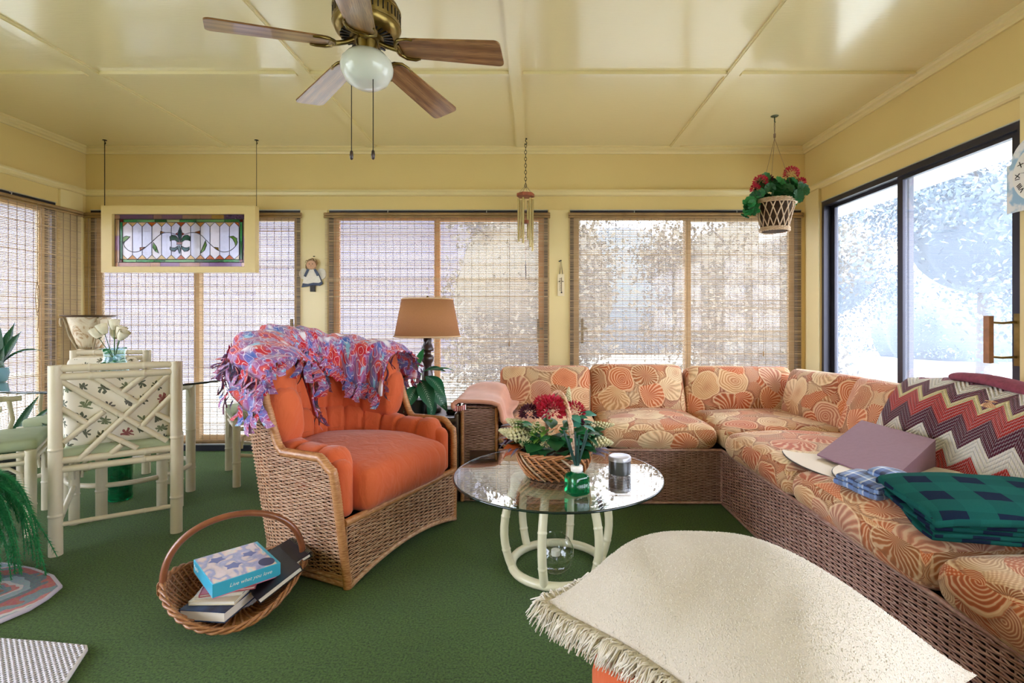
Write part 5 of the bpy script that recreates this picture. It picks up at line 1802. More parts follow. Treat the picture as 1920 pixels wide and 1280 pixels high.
for k in range(3):
    a = math.radians(-150 + 120 * k)
    ca, sa = math.cos(a), math.sin(a)
    prof = [(0.15, 0.0), (0.13, 0.03), (0.10, 0.25), (0.06, 0.5), (0.035, 0.72), (0.05, 0.82), (0.075, 0.86), (0.115, 0.95), (0.135, 1.04), (0.15, 1.085), (0.165, 1.08), (0.168, 1.05), (0.16, 1.02)]
    b = MB(); b.tube([(r_ * ca, r_ * sa, z) for r_, z in prof], 0.008, 8)
    lg = b.build('leg', M_iron, ps)
    b = MB()
    b.tube([((0.05 + 0.02 * math.cos(q) * (1 - i / 16)) * ca, (0.05 + 0.02 * math.cos(q) * (1 - i / 16)) * sa, 0.80 + 0.03 * math.sin(q) * (1 - i / 20)) for i, q in enumerate([k_ * 0.5 for k_ in range(13)])], 0.005, 6)
    b.build('scroll', M_iron, lg)
b = MB(); b.tube(arc((0, 0, 0.845), 0.062, 0, 2 * PI * 23 / 24, 23, 'xy'), 0.007, 6, closed=True); b.build('ring', M_iron, ps)
b = MB(); b.tube(arc((0, 0, 0.25), 0.10, 0, 2 * PI * 23 / 24, 23, 'xy'), 0.007, 6, closed=True)
b.build('ring', M_iron, ps)

# strap-leaved plants at the left edge
def strap_leaf(root, pts, w, m):
    b = MB()
    P_ = [Vector(p) for p in pts]
    n_ = 12
    def pos(t):
        # quadratic bezier through three points
        return P_[0] * (1 - t) ** 2 + P_[1] * 2 * t * (1 - t) + P_[2] * t * t
    def fn(u, v):
        p, q = pos(u), pos(min(1, u + 0.02)) - pos(max(0, u - 0.02))
        q.normalize()
        sd = q.cross(Vector((0.25, -1.0, 0.15))).normalized()
        nn = sd.cross(q)
        ww = w * (0.35 + 0.65 * math.sin(PI * min(1, 0.15 + u * 0.85)) ) * (1 if u < 0.75 else (1 - u) / 0.25 * 0.98 + 0.02)
        return p + sd * (v - 0.5) * ww + nn * abs(v - 0.5) * ww * 0.35
    b.grid(fn, n_, 4)
    return b.build('strap_leaf', m, root)
sp = thing('strap_plant', 'strap-leaved green plant in a blue pot on the left side of the dining table', 'plant', (-2.935, 2.74, DZ + 0.012))
M_bluepot = mat('pale_blue_glaze', '#8fc4dc', 0.25, coat=0.4)
b = MB(); b.lathe([(0.035, 0), (0.045, 0.01), (0.052, 0.05), (0.048, 0.075), (0.052, 0.08)], 24); b.build('pot', M_bluepot, sp)
for p2, p1, w in (((0.05, -0.05, 0.37), (0.02, 0, 0.2), 0.065), ((0.20, -0.06, 0.28), (0.08, 0, 0.2), 0.045), ((0.095, -0.05, 0.20), (0.03, 0, 0.12), 0.05), ((0.155, -0.1, 0.085), (0.05, -0.02, 0.12), 0.040), ((-0.12, 0.0, 0.34), (-0.04, 0, 0.2), 0.06), ((-0.2, -0.05, 0.2), (-0.08, 0, 0.18), 0.05), ((0.29, -0.02, 0.165), (0.12, 0, 0.22), 0.012), ((0.0, 0.1, 0.33), (0.0, 0.04, 0.18), 0.05)):
    strap_leaf(sp, [(0, 0, 0.07), p1, p2], w, M_leaf_strap)
sp2 = thing('floor_strap_plant', 'low strap-leaved plant on the carpet behind the left chair', 'plant', (-3.28, 3.12, 0))
b = MB(); b.lathe([(0.08, 0), (0.09, 0.01), (0.11, 0.2), (0.115, 0.22)], 24); b.build('pot', mat('dark_pot', '#3a3a3e', 0.5), sp2)
for p2, p1, w in (((0.42, -0.15, 0.42), (0.2, -0.05, 0.5), 0.05), ((0.38, -0.05, 0.55), (0.18, 0, 0.5), 0.03), ((0.25, -0.1, 0.22), (0.15, 0, 0.35), 0.05), ((-0.12, -0.2, 0.5), (-0.05, -0.05, 0.4), 0.05), ((0.1, -0.25, 0.38), (0.05, -0.1, 0.42), 0.05), ((0.12, 0.1, 0.6), (0.05, 0, 0.4), 0.05)):
    strap_leaf(sp2, [(0, 0, 0.2), p1, p2], w, M_leaf_strap)

# trailing fern, quilted mat and crochet rug at the left edge
mt = thing('quilted_mat', 'red and blue quilted mat on the carpet under the trailing fern', 'mat', (-2.1, 1.92, 0))
c0, cu_, cl_ = Vector((-1.87, 1.98)), [(-1.98, 2.06), (-2.12, 2.12), (-2.26, 2.16), (-2.45, 2.2)], [(-1.845, 1.90), (-1.84, 1.83), (-1.866, 1.754), (-1.95, 1.65), (-2.1, 1.6), (-2.42, 1.60)]
ol = [tuple(c0)] + cl_ + list(reversed(cu_))
ol = [(c0.x, c0.y)] + cu_ + list(reversed(cl_))
b = MB(); b.prism([(x + 2.1, y - 1.92) for x, y in ol], 2, 0.002, 0.016)
t_ = NT('quilt_patchwork')
co = t_.coord('Object')
rr = t_.n('VectorMath', operation='LENGTH', ins={0: co})
fl = t_.math('ADD', t_.math('MULTIPLY', rr.outputs['Value'], 6.0), t_.math('MULTIPLY', t_.noise(co, 9.0, 2.0).outputs[0], 0.8))
cc = t_.ramp(t_.math('FRACT', fl), [(0.0, C('#8aa4b8')), (0.2, C('#36586e')), (0.4, C('#a82c34')), (0.62, C('#5c7c90')), (0.8, C('#c8636a')), (0.9, C('#d8d0d4'))], 'CONSTANT')
t_.P(Base_Color=t_.mix(0.25, cc, t_.noise(co, 120, 2.0).outputs['Color']), Roughness=0.95)
b.build('quilt', t_.m, mt, smooth=False)
b = MB()
bd = [Vector((x + 2.1, y - 1.92, 0.010)) for x, y in ol]
b.tube(bd, 0.009, 6, closed=True)
b.build('pale_binding', mat('pale_binding', '#c4bccc', 0.9), mt)

fe = thing('trailing_fern', 'bright green trailing fern spilling in at the left edge', 'fern', (-2.36, 1.93, 0.016))
b = MB(); b.lathe([(0.085, 0), (0.095, 0.01), (0.12, 0.30), (0.13, 0.33)], 24); b.build('pot', mat('dark_planter', '#2e3a44', 0.5), fe)
fm = []
for k in range(3):
    b = MB()
    Lf, dr = 0.26 + 0.04 * k, 0.9 + 0.3 * k
    def mid(t): return Vector((0.02 * math.sin(t * 4 + k), Lf * 0.62 * math.sin(t * 1.35), 0.10 * math.sin(t * 2.4) - dr * Lf * t * t))
    b.tube([mid(i / 14) for i in range(15)], [0.004 * (1 - 0.6 * i / 14) for i in range(15)], 4)
    rn = random.Random(k)
    for i in range(64):
        t = 0.04 + 0.95 * i / 64
        p = mid(t); d = (mid(min(1, t + 0.03)) - mid(t - 0.03)).normalized()
        sx_ = Vector((1, 0, 0)); up_ = sx_.cross(d).normalized()
        for q in range(6):
            a = q * PI / 3 + i * 0.5
            sd = sx_ * math.cos(a) + up_ * math.sin(a)
            ll = 0.030 * (1 - 0.35 * t) * rn.uniform(0.8, 1.2)
            tip = p + (sd * 0.8 + d * 0.75).normalized() * ll
            w_ = d.cross(sd) * 0.0022
            b.add([p - w_, p + w_, tip], [(0, 1, 2)])
    me = bpy.data.meshes.new('frond'); me.from_pydata(b.v, [], b.f); me.materials.append(M_fern)
    fm.append(me)
rnd = random.Random(11)
for k in range(120):
    a = rnd.uniform(-1.9, 1.9) if k < 100 else rnd.uniform(0, 6.28)
    o = bpy.data.objects.new('frond', fm[rnd.randrange(3)])
    COL.objects.link(o); o.parent = fe
    d = (math.cos(a), math.sin(a), 0)
    r_ = rnd.uniform(0.04, 0.14)
    place(o, (r_ * math.cos(a), r_ * math.sin(a), 0.36 + rnd.uniform(-0.04, 0.05)), frame_from(d) @ Matrix.Rotation(rnd.uniform(-0.3, 0.3), 3, 'X'), rnd.uniform(0.8, 1.2))

cr = thing('crochet_rug', 'white crocheted cotton rug corner on the carpet in the foreground', 'rug', (-1.75, 1.35, 0))
t_ = NT('white_crochet')
co = t_.coord('Object', rot=(0, 0, 0.15))
s_ = t_.n('SeparateXYZ', ins={0: co})
ra = t_.math('SINE', t_.math('MULTIPLY', s_.outputs[0], 2 * PI / 0.022))
rb = t_.math('SINE', t_.math('MULTIPLY', s_.outputs[1], 2 * PI / 0.014))
h_ = t_.math('MULTIPLY', ra, rb)
t_.P(Base_Color=t_.mix(t_.ramp(t_.math('MULTIPLY_ADD', h_, 0.5, 0.5), [(0.0, (1, 1, 1, 1)), (0.14, (1, 1, 1, 1)), (0.24, (0, 0, 0, 1))]), C('#e2dce4'), C('#4a5a48')), Roughness=0.95, Normal=t_.bump(h_, 0.8, 0.008))
out2 = [(-1.43, 1.60), (-1.445, 1.615), (-1.60, 1.635), (-1.80, 1.655), (-2.1, 1.68), (-2.1, 1.1), (-1.22, 1.1), (-1.36, 1.45)]
b = MB(); b.prism([(x + 1.75, y - 1.35) for x, y in out2], 2, 0.002, 0.018)
b.build('crochet_field', t_.m, cr, smooth=False)
rnd = random.Random(2)
b = MB(); b.tube([Vector((x + 1.75, y - 1.35, 0.010)) for x, y in out2], 0.0075, 6, closed=True); b.build('crochet_border', mat('white_cotton', '#e6e2e6', 0.95, bump=0.5, bscale=200), cr)

# ------------------------------------------------------------------ ceiling fan
FC = (-0.65, 1.96)
fan = thing('ceiling_fan', 'five-blade ceiling fan with oak blades, antique brass motor and white glass bowl', 'ceiling fan', (FC[0], FC[1], 1.7))
z_ = lambda z: z - 1.7
b = MB(); b.lathe([(0.06, z_(2.165)), (0.095, z_(2.168)), (0.118, z_(2.185)), (0.127, z_(2.205)), (0.127, z_(2.275)), (0.118, z_(2.295)), (0.10, z_(2.31)), (0.045, z_(2.33)), (0.04, z_(2.40)), (0.07, z_(2.45)), (0.075, z_(ZC))], 48)
mo = b.build('motor_housing', M_brass, fan, angle=40)
b = MB()
for k in range(28):
    a = 2 * PI * k / 28
    R = Matrix.Rotation(a, 3, 'Z')
    b.box(R @ Vector((0.082, 0, z_(2.166))), (0.036, 0.008, 0.004), R)
o = b.build('bottom_vents', M_black, mo, smooth=False); o['kind'] = 'stuff'
b = MB()
for k in range(40):
    a = 2 * PI * k / 40
    R = Matrix.Rotation(a, 3, 'Z')
    b.box(R @ Vector((0.127, 0, z_(2.243))), (0.003, 0.005, 0.032), R)
o = b.build('side_vents', M_black, mo, smooth=False); o['kind'] = 'stuff'
b = MB()
for zz in (2.212, 2.27): b.tube(arc((0, 0, z_(zz)), 0.127, 0, 2 * PI * 47 / 48, 47, 'xy'), 0.003, 6, closed=True)
b.build('band', M_brass, mo)
b = MB(); b.lathe([(0.055, z_(2.165)), (0.055, z_(2.15)), (0.042, z_(2.148)), (0.040, z_(2.105)), (0.052, z_(2.10))], 32); b.build('light_fitter', M_brass, fan, angle=40)
b = MB(); b.lathe([(0.003, z_(1.968)), (0.045, z_(1.974)), (0.078, z_(1.995)), (0.097, z_(2.03)), (0.100, z_(2.05)), (0.094, z_(2.075)), (0.075, z_(2.097)), (0.052, z_(2.106))], 40)
t_ = NT('white_opal_glass')
t_.P(Base_Color=C('#e4e8e0'), Roughness=0.15, Subsurface_Weight=0.3, Subsurface_Radius=(0.05, 0.05, 0.05), Coat_Weight=0.4)
b.build('glass_bowl', t_.m, fan)
def blade_outline():
    pts = []
    r0, r1, w0, w1 = 0.125, 0.54, 0.052, 0.066
    for k in range(9):
        a = PI / 2 + PI * k / 8
        pts.append((r0 + 0.04 + 0.04 * math.cos(a), w0 * math.sin(a)))
    cr_ = 0.022
    for k in range(6):
        a = -PI / 2 + PI / 2 * k / 5
        pts.append((r1 - cr_ + cr_ * math.cos(a), -(w1 - cr_) + cr_ * math.sin(a)))
    for k in range(6):
        a = PI / 2 * k / 5
        pts.append((r1 - cr_ + cr_ * math.cos(a), (w1 - cr_) + cr_ * math.sin(a)))
    return pts
b = MB(); b.prism(blade_outline(), 2, -0.003, 0.003)
blade_me = b.build('blade', M_oak, fan, smooth=False)
bm_ = blade_me.data
bpy.data.objects.remove(blade_me)
b = MB()
b.tube([(0.05, 0, 0.018), (0.08, 0, 0.004), (0.11, 0, -0.004), (0.13, 0, -0.006)], [0.010, 0.009, 0.010, 0.012], 8)
for s in (-1, 1):
    b.tube([(0.122, 0, -0.006), (0.127, s * 0.028, -0.006), (0.147, s * 0.050, -0.006), (0.182, s * 0.056, -0.006), (0.202, s * 0.050, -0.006)], [0.008, 0.008, 0.007, 0.006, 0.004], 6)
b.box((0.133, 0, -0.006), (0.016, 0.05, 0.006))
br_ = b.build('blade_bracket', M_brass, fan)
brm = br_.data
bpy.data.objects.remove(br_)
for ang in (-7, 65, 137, 209, 281):
    R = Matrix.Rotation(math.radians(ang), 4, 'Z') @ Matrix.Rotation(math.radians(7.0), 4, 'Y') @ Matrix.Rotation(math.radians(-11), 4, 'X')
    o = bpy.data.objects.new('blade', bm_); COL.objects.link(o); o.parent = fan
    o.matrix_local = Matrix.Translation((0, 0, z_(2.135))) @ R
    q = bpy.data.objects.new('blade_bracket', brm); COL.objects.link(q); q.parent = o
for (dx, dy, zb) in ((-0.068, 0.02, 1.735), (0.038, -0.045, 1.715)):
    b = MB(); b.tube([(dx, dy, z_(2.10)), (dx, dy, z_(zb))], 0.0018, 5); ch = b.build('pull_chain', M_black, fan)
    b = MB(); b.lathe([(0.002, z_(zb)), (0.006, z_(zb - 0.006)), (0.0075, z_(zb - 0.02)), (0.006, z_(zb - 0.034)), (0.002, z_(zb - 0.038))], 10, (dx, dy, 0)); b.build('pull_knob', M_darkwood, ch)

# ------------------------------------------------------------------ hanging stained-glass panel
SGY = 3.93
sg = thing('stained_glass_panel', 'hanging stained-glass panel with a fleur-de-lis in a cream frame', 'stained glass', (-2.765, SGY, 1.44))
Wf, Hf = 1.20, 0.52
b = MB()
x0, x1 = -Wf / 2, Wf / 2
gx, gz0, gz1 = 0.515, 0.045, 0.455
for (a, c_, d, e) in ((x0, x1, gz1, Hf), (x0, x1, 0, gz0), (x0, -gx, gz0, gz1), (gx, x1, gz0, gz1)):
    b.bb(a, c_, -0.028, 0.028, d, e)
b.build('frame', M_wall, sg, smooth=False)
def sgp(X, Y):
    return ((X - 940) / 1390 * 2 * gx, gz0 + (gz1 - gz0) * (1 - (Y - 245) / 580))
gmats = {}
def gm(col):
    if col in gmats: return gmats[col]
    t = NT('art_glass_' + col[1:])
    nz = t.noise(t.coord('Object'), 28.0, 3.0, 0.6, 1.0)
    c = C(col)
    c2 = tuple(min(1, x * 0.8) for x in c[:3]) + (1,)
    cc_ = t.mix(nz.outputs[0], c, c2)
    tl = t.n('BsdfTranslucent', ins={0: cc_}); tr = t.n('BsdfTransparent', ins={0: cc_}); gs = t.n('BsdfGlossy', ins={0: (1, 1, 1, 1), 'Roughness': 0.15})
    m1 = t.n('MixShader', ins={0: 0.72}); t.t.links.new(tl.outputs[0], m1.inputs[1]); t.t.links.new(tr.outputs[0], m1.inputs[2])
    m2 = t.n('MixShader', ins={0: 0.04}); t.t.links.new(m1.outputs[0], m2.inputs[1]); t.t.links.new(gs.outputs[0], m2.inputs[2])
    t.t.links.new(m2.outputs[0], t.out.inputs[0])
    gmats[col] = t.m
    return t.m
M_lead = mat('lead_came', '#26262a', 0.5, metal=0.5)
lead = MB()
def piece(pts, col, y=0.0, closed=True, th=0.004, r=0.0026, name='glass_piece'):
    P_ = [sgp(*p) for p in pts]
    b = MB(); b.prism([(p[0], p[1]) for p in P_], 1, y - th / 2, y + th / 2)
    o = b.build(name, gm(col), sg, smooth=False)
    lead.tube([(p[0], y - 0.001, p[1]) for p in P_], r, 5, closed=True)
    return o
W_, WC = '#eef0f6', '#f6f4f2'
xs = [330 + i * 102.5 for i in range(13)]
rn = random.Random(3)
tri_t = ['#e8d6a8', '#e0b878', '#f0dcb8', '#d89a58', '#e8d0a0', '#efe6d0', '#d8935c']
for i in range(12):
    xm = (xs[i] + xs[i + 1]) / 2
    piece([(xs[i], 380), (xm, 330), (xs[i + 1], 380), (xs[i + 1], 690), (xm, 740), (xs[i], 690)], W_ if i % 3 else WC)
for i in range(13):
    xl = (xs[i - 1] + xs[i]) / 2 if i > 0 else xs[0]
    xr = (xs[i] + xs[i + 1]) / 2 if i < 12 else xs[12]
    piece([(xl, 330), (xr, 330), (xs[i], 380)], rn.choice(tri_t))
    piece([(xl, 740), (xs[i], 690), (xr, 740)], rn.choice(tri_t))
greens = ['#7cc48a', '#3f9a5c', '#a8d4a0', '#5cb27a', '#d8e4b8']
def strip_h(cuts, y0, y1, cols):
    for i in range(len(cuts) - 1): piece([(cuts[i], y0), (cuts[i + 1], y0), (cuts[i + 1], y1), (cuts[i], y1)], cols[i % len(cols)])
strip_h([335, 480, 668, 795, 930, 1105, 1405, 1565], 297, 328, [greens[0], greens[2], greens[1], greens[4], greens[0], greens[2], greens[3]])
strip_h([320, 470, 665, 780, 1088, 1395, 1560], 742, 772, [greens[2], greens[0], greens[3], greens[2], greens[1], greens[0]])
for x_, c1, c2 in ((300, greens[3], greens[1]), (1567, greens[0], greens[1])):
    piece([(x_, 330), (x_ + 28, 330), (x_ + 28, 540), (x_, 540)], c1); piece([(x_, 540), (x_ + 28, 540), (x_ + 28, 740), (x_, 740)], c2)
for x_ in (300, 1567):
    for y_ in (297, 742): piece([(x_, y_), (x_ + 32, y_), (x_ + 32, y_ + 30), (x_, y_ + 30)], '#a83a36')
pur = ['#b89cb8', '#dcc0b4', '#c8acc0', '#e4ccb8', '#ac94b4', '#e8d090']
strip_h([248, 300, 652, 742, 960, 1150, 1268, 1400, 1638], 247, 295, [pur[3], pur[0], pur[1], pur[2], pur[3], pur[1], pur[5], pur[4]])
strip_h([248, 288, 622, 727, 930, 1145, 1240, 1585, 1638], 774, 822, [pur[3], pur[1], pur[3], pur[2], pur[1], pur[2], pur[0], pur[3]])
for x_ in (248, 1602):
    piece([(x_, 297), (x_ + 48, 297), (x_ + 48, 480), (x_, 480)], '#dcc8a4'); piece([(x_, 480), (x_ + 48, 480), (x_ + 48, 640), (x_, 640)], pur[2]); piece([(x_, 640), (x_ + 48, 640), (x_ + 48, 772), (x_, 772)], '#d4bca8')
# fleur-de-lis and scrolls, laid a little proud of the field
yf = -0.006
teal, green2 = '#2f9a9c', '#2e9a78'
piece([(940, 380), (958, 430), (960, 480), (938, 545), (918, 480), (922, 430)], teal, yf)
piece([(838, 540), (832, 490), (858, 472), (895, 478), (920, 510), (930, 555), (912, 548), (885, 526), (855, 528)], green2, yf)
piece([(1046, 540), (1048, 490), (1020, 472), (985, 478), (958, 510), (944, 555), (962, 548), (990, 526), (1022, 528)], green2, yf)
piece([(905, 548), (962, 548), (960, 578), (905, 578)], '#e8c4bc', yf)
piece([(930, 582), (950, 630), (934, 680), (916, 630)], teal, yf)
piece([(835, 602), (860, 615), (890, 612), (918, 590), (912, 625), (885, 655), (850, 650), (832, 630)], teal, yf)
piece([(1040, 602), (1015, 615), (985, 612), (955, 590), (960, 625), (985, 655), (1022, 650), (1040, 630)], teal, yf)
piece([(888, 462), (912, 445), (915, 478)], '#c85a4a', yf); piece([(990, 462), (966, 445), (962, 478)], '#c85a4a', yf)
piece([(335, 545), (340, 500), (375, 482), (412, 490), (385, 520), (355, 545), (345, 570)], '#a8cc7c', yf)
piece([(1455, 490), (1500, 482), (1540, 510), (1545, 560), (1525, 598), (1520, 560), (1495, 515)], '#a8cc7c', yf)
piece([(660, 555), (690, 600), (715, 675), (680, 655), (652, 610)], '#9cc88a', yf); piece([(1210, 530), (1222, 580), (1200, 640), (1150, 680), (1170, 630)], '#a4c878', yf)
piece([(515, 610), (575, 603), (515, 650)], '#d8944c', yf); piece([(1290, 603), (1345, 612), (1350, 645)], '#c8b45c', yf)
piece([(735, 430), (780, 440), (732, 458)], '#d8a85c', yf); piece([(1095, 440), (1150, 425), (1150, 460)], '#d8944c', yf)
def curve(pts):
    lead.tube([(*[sgp(*p)[0]], yf, sgp(*p)[1]) for p in pts], 0.0026, 5)
def qb(p0, p1, p2, n=12): return [((1 - t) ** 2 * p0[0] + 2 * t * (1 - t) * p1[0] + t * t * p2[0], (1 - t) ** 2 * p0[1] + 2 * t * (1 - t) * p1[1] + t * t * p2[1]) for t in [k / n for k in range(n + 1)]]
curve(qb((890, 465), (780, 415), (700, 490)) + qb((700, 490), (630, 560), (560, 620)) + qb((560, 620), (470, 690), (390, 640)) + qb((390, 640), (330, 590), (350, 540)))
curve(qb((990, 465), (1100, 415), (1180, 490)) + qb((1180, 490), (1250, 570), (1320, 630)) + qb((1320, 630), (1410, 690), (1490, 630)) + qb((1490, 630), (1550, 580), (1545, 540)))
lead.build('lead_came', M_lead, sg)
for s, zt in ((-1, 2.48), (1, 2.48)):
    xh = s * (Wf / 2 - 0.005)
    b = MB(); b.tube([(xh, 0.0, Hf - 0.10), (xh, 0.0, zt - 1.44 - 0.02)], 0.0022 if s > 0 else 0.003, 5); b.build('hanging_wire', M_black, sg)
    b = MB(); b.lathe([(0.016, zt - 1.444), (0.014, zt - 1.44)], 14, (xh, 0, 0)); b.tube([(xh, 0, zt - 1.44), (xh, 0, zt - 1.455), (xh + 0.008, 0, zt - 1.465), (xh, 0, zt - 1.475)], 0.003, 6); b.build('ceiling_hook', M_black, sg)

# ------------------------------------------------------------------ wind chime
wc = thing('wind_chime', 'wind chime with brass tubes and red wooden top on a ceiling chain', 'wind chime', (-0.06, 3.90, 1.37))
zz = lambda py: 1.06 - (py - 602) * 3.90 / 940 - 1.37
b = MB(); b.lathe([(0.012, ZC - 1.376), (0.012, ZC - 1.37)], 12); b.tube([(0, 0, ZC - 1.37), (0, 0, ZC - 1.39), (0.01, 0, ZC - 1.405), (0, 0, ZC - 1.42), (-0.008, 0, ZC - 1.41)], 0.003, 6); b.build('ceiling_hook', M_black, wc)
zc_, k = ZC - 1.41, 0
lk = MB()
ring = [(0.008 * math.cos(q), 0.016 * math.sin(q)) for q in [2 * PI * i / 12 for i in range(12)]]
while zc_ > zz(346):
    lk.tube([(x, 0, zc_ - 0.014 + z) if k % 2 == 0 else (0, x, zc_ - 0.014 + z) for x, z in ring], 0.0022, 5, closed=True)
    zc_ -= 0.026; k += 1
lk.build('chain', M_black, wc)
M_redwood = mat('red_stained_wood', '#a4583a', 0.45, var=0.3, vscale=30)
b = MB()
for r_, z0_, z1_ in ((0.07, zz(369), zz(363)),):
    b.prism([(r_ * math.cos(PI / 3 * i + 0.2), r_ * math.sin(PI / 3 * i + 0.2)) for i in range(6)], 2, z0_, z1_)
top = b.build('top_plate', M_redwood, wc, smooth=False)
b = MB()
for i in range(6):
    a = PI / 3 * i + 0.2
    b.tube([(0, 0, zz(347)), (0.055 * math.cos(a), 0.055 * math.sin(a), zz(363))], 0.0012, 4)
b.build('cords', M_string, top)
M_tube = mat('champagne_tube', '#c8b98a', 0.25, metal=0.9)
for i, ln in enumerate((470, 447, 445, 453, 458, 464)):
    a = PI / 3 * i + 0.2
    b = MB(); b.tube([(0.055 * math.cos(a), 0.055 * math.sin(a), zz(373)), (0.055 * math.cos(a), 0.055 * math.sin(a), zz(ln))], 0.0095, 10)
    b.build('chime_tube', M_tube, wc)
b = MB(); b.lathe([(0.022, zz(419)), (0.024, zz(416)), (0.022, zz(413))], 18); b.tube([(0, 0, zz(366)), (0, 0, zz(491))], 0.001, 4); b.build('striker', M_redwood, wc)
b = MB(); b.tube([(0, 0, zz(488)), (0, 0, zz(500)), (0.002, 0, zz(518)), (0.002, 0, zz(524))], [0.004, 0.010, 0.010, 0.006], 6, flat=0.35); b.build('wind_sail', mat('dark_sail', '#4c4048', 0.5), wc)

# ------------------------------------------------------------------ hanging geranium
hb = thing('hanging_basket', 'hanging lattice willow basket of red geraniums', 'hanging basket', (1.67, 3.47, 1.675))
b = MB(); b.lathe([(0.02, ZC - 1.681), (0.026, ZC - 1.676), (0.02, ZC - 1.675)], 16); b.tube([(0, 0, ZC - 1.68), (0, 0, ZC - 1.715), (0.006, 0, ZC - 1.72)], 0.005, 6); b.build('ceiling_hook', mat('verdigris_hook', '#5a6448', 0.5, metal=0.3), hb)
b = MB()
for dx in (-0.004, 0.004): b.tube([(0, 0, ZC - 1.70), (dx, 0, ZC - 1.75), (0, 0, ZC - 1.80), (0, 0, ZC - 1.84)], 0.002, 5)
for a in (200, 320, 80): b.tube([(0, 0, ZC - 1.83), (0.13 * math.cos(math.radians(a)), 0.13 * math.sin(math.radians(a)), 0.22)], 0.0015, 4)
b.lathe([(0.003, ZC - 1.83), (0.008, ZC - 1.825), (0.008, ZC - 1.80), (0.003, ZC - 1.795)], 10)
b.build('cords', M_string, hb)
def hbr(t): return 0.088 + 0.040 * t
b = MB(); b.lathe([(0.08, 0.005), (hbr(0.1) - 0.012, 0.02), (hbr(0.9) - 0.012, 0.2)], 24); b.build('moss_lining', M_soil, hb)
for k in range(30):
    sg_ = 1 if k % 2 else -1
    a0 = 2 * PI * (k // 2) / 15
    b = MB(); b.tube([(hbr(i / 8) * math.cos(a0 + sg_ * 0.55 * i / 8), hbr(i / 8) * math.sin(a0 + sg_ * 0.55 * i / 8), 0.03 + 0.165 * i / 8) for i in range(9)], 0.0042, 6)
    b.build('lattice_cane', M_wicker_pale, hb)
for name, zb, r_, th in (('braided_rim', 0.205, 0.135, 0.010), ('braided_foot', 0.018, 0.092, 0.009)):
    b = MB()
    for row in range(3):
        for j in range(2):
            b.tube([((r_ + 0.005 * math.cos(16 * a + j * PI)) * math.cos(a), (r_ + 0.005 * math.cos(16 * a + j * PI)) * math.sin(a), zb + (row - 1) * th + 0.003 * math.sin(16 * a + j * PI)) for a in [2 * PI * k / 80 for k in range(80)]], 0.0042, 5, closed=True)
    b.build(name, M_wicker_pale, hb)
rnd = random.Random(31)
def round_leaf(name, r_, m):
    b = MB()
    def fn(u, v):
        a = 2 * PI * v
        rr = r_ * u * (1 + 0.06 * math.cos(9 * a)) * (1 - 0.35 * math.exp(-(min(v, 1 - v) / 0.04) ** 2) * u)
        return (rr * math.sin(a), r_ * 0.8 - rr * math.cos(a), 0.25 * rr * u + 0.004 * math.sin(a * 9) * u)
    b.grid(fn, 4, 24, lambda u, v: (u, 0.5 + 0.35 * math.sin(v * 9 * PI) * u))
    me = bpy.data.meshes.new(name); me.from_pydata(b.v, [], b.f)
    ul = me.uv_layers.new(name='UVMap'); ul.data.foreach_set('uv', np.array([c for f in b.uv for p in f for c in p], dtype=np.float32))
    me.polygons.foreach_set('use_smooth', [True] * len(me.polygons)); me.materials.append(m)
    return me
RL = [round_leaf('leaf', 0.042, M_leaf), round_leaf('leaf', 0.038, M_leaf_bright), round_leaf('leaf', 0.034, M_leaf)]
def gleaf(p, a, k=None, s=1.0, el=0.5):
    """leaf blade turned outwards along angle a"""
    out = Vector((math.cos(a), math.sin(a), el))
    d = Vector((-math.cos(a) * el * 0.6, -math.sin(a) * el * 0.6, 1.0)) + Vector((rnd.uniform(-0.8, 0.8), rnd.uniform(-0.8, 0.8), rnd.uniform(-0.6, 0.2)))
    put_leaf(hb, RL[k if k is not None else rnd.randrange(3)], p, d, s, up=out)
for k in range(64):
    a = rnd.uniform(0, 2 * PI)
    e = rnd.uniform(0, 1)
    r_ = 0.15 * (1 - 0.5 * e * e)
    gleaf((r_ * math.cos(a), r_ * math.sin(a) * 0.9, 0.20 + 0.14 * e), a, None, rnd.uniform(0.85, 1.25), 0.3 + e)
for k in range(18):
    gleaf((-0.145 - rnd.uniform(0, 0.085), -0.05 + rnd.uniform(-0.05, 0.04), 0.20 - rnd.uniform(0, 0.11)), -PI / 2 - rnd.uniform(0, 1.2), 1 if k % 3 else 0, rnd.uniform(0.7, 1.0))
for k in range(12):
    gleaf((0.13 + rnd.uniform(0, 0.05), -0.03 + rnd.uniform(-0.06, 0.05), 0.21 + rnd.uniform(-0.01, 0.10)), -rnd.uniform(0.2, 1.6), None, rnd.uniform(0.8, 1.1))
bloom(hb, (-0.125, -0.06, 0.33), 0.05, M_petal_red, 80, petal=0.024)
bloom(hb, (-0.155, -0.05, 0.285), 0.036, M_petal_red, 60, petal=0.022)
bloom(hb, (0.105, -0.02, 0.40), 0.052, M_petal_red, 90, petal=0.022)
bloom(hb, (0.18, 0.0, 0.345), 0.036, M_petal_red, 60, petal=0.022)
bloom(hb, (-0.03, 0.03, 0.375), 0.036, M_petal_plum, 40, petal=0.022)

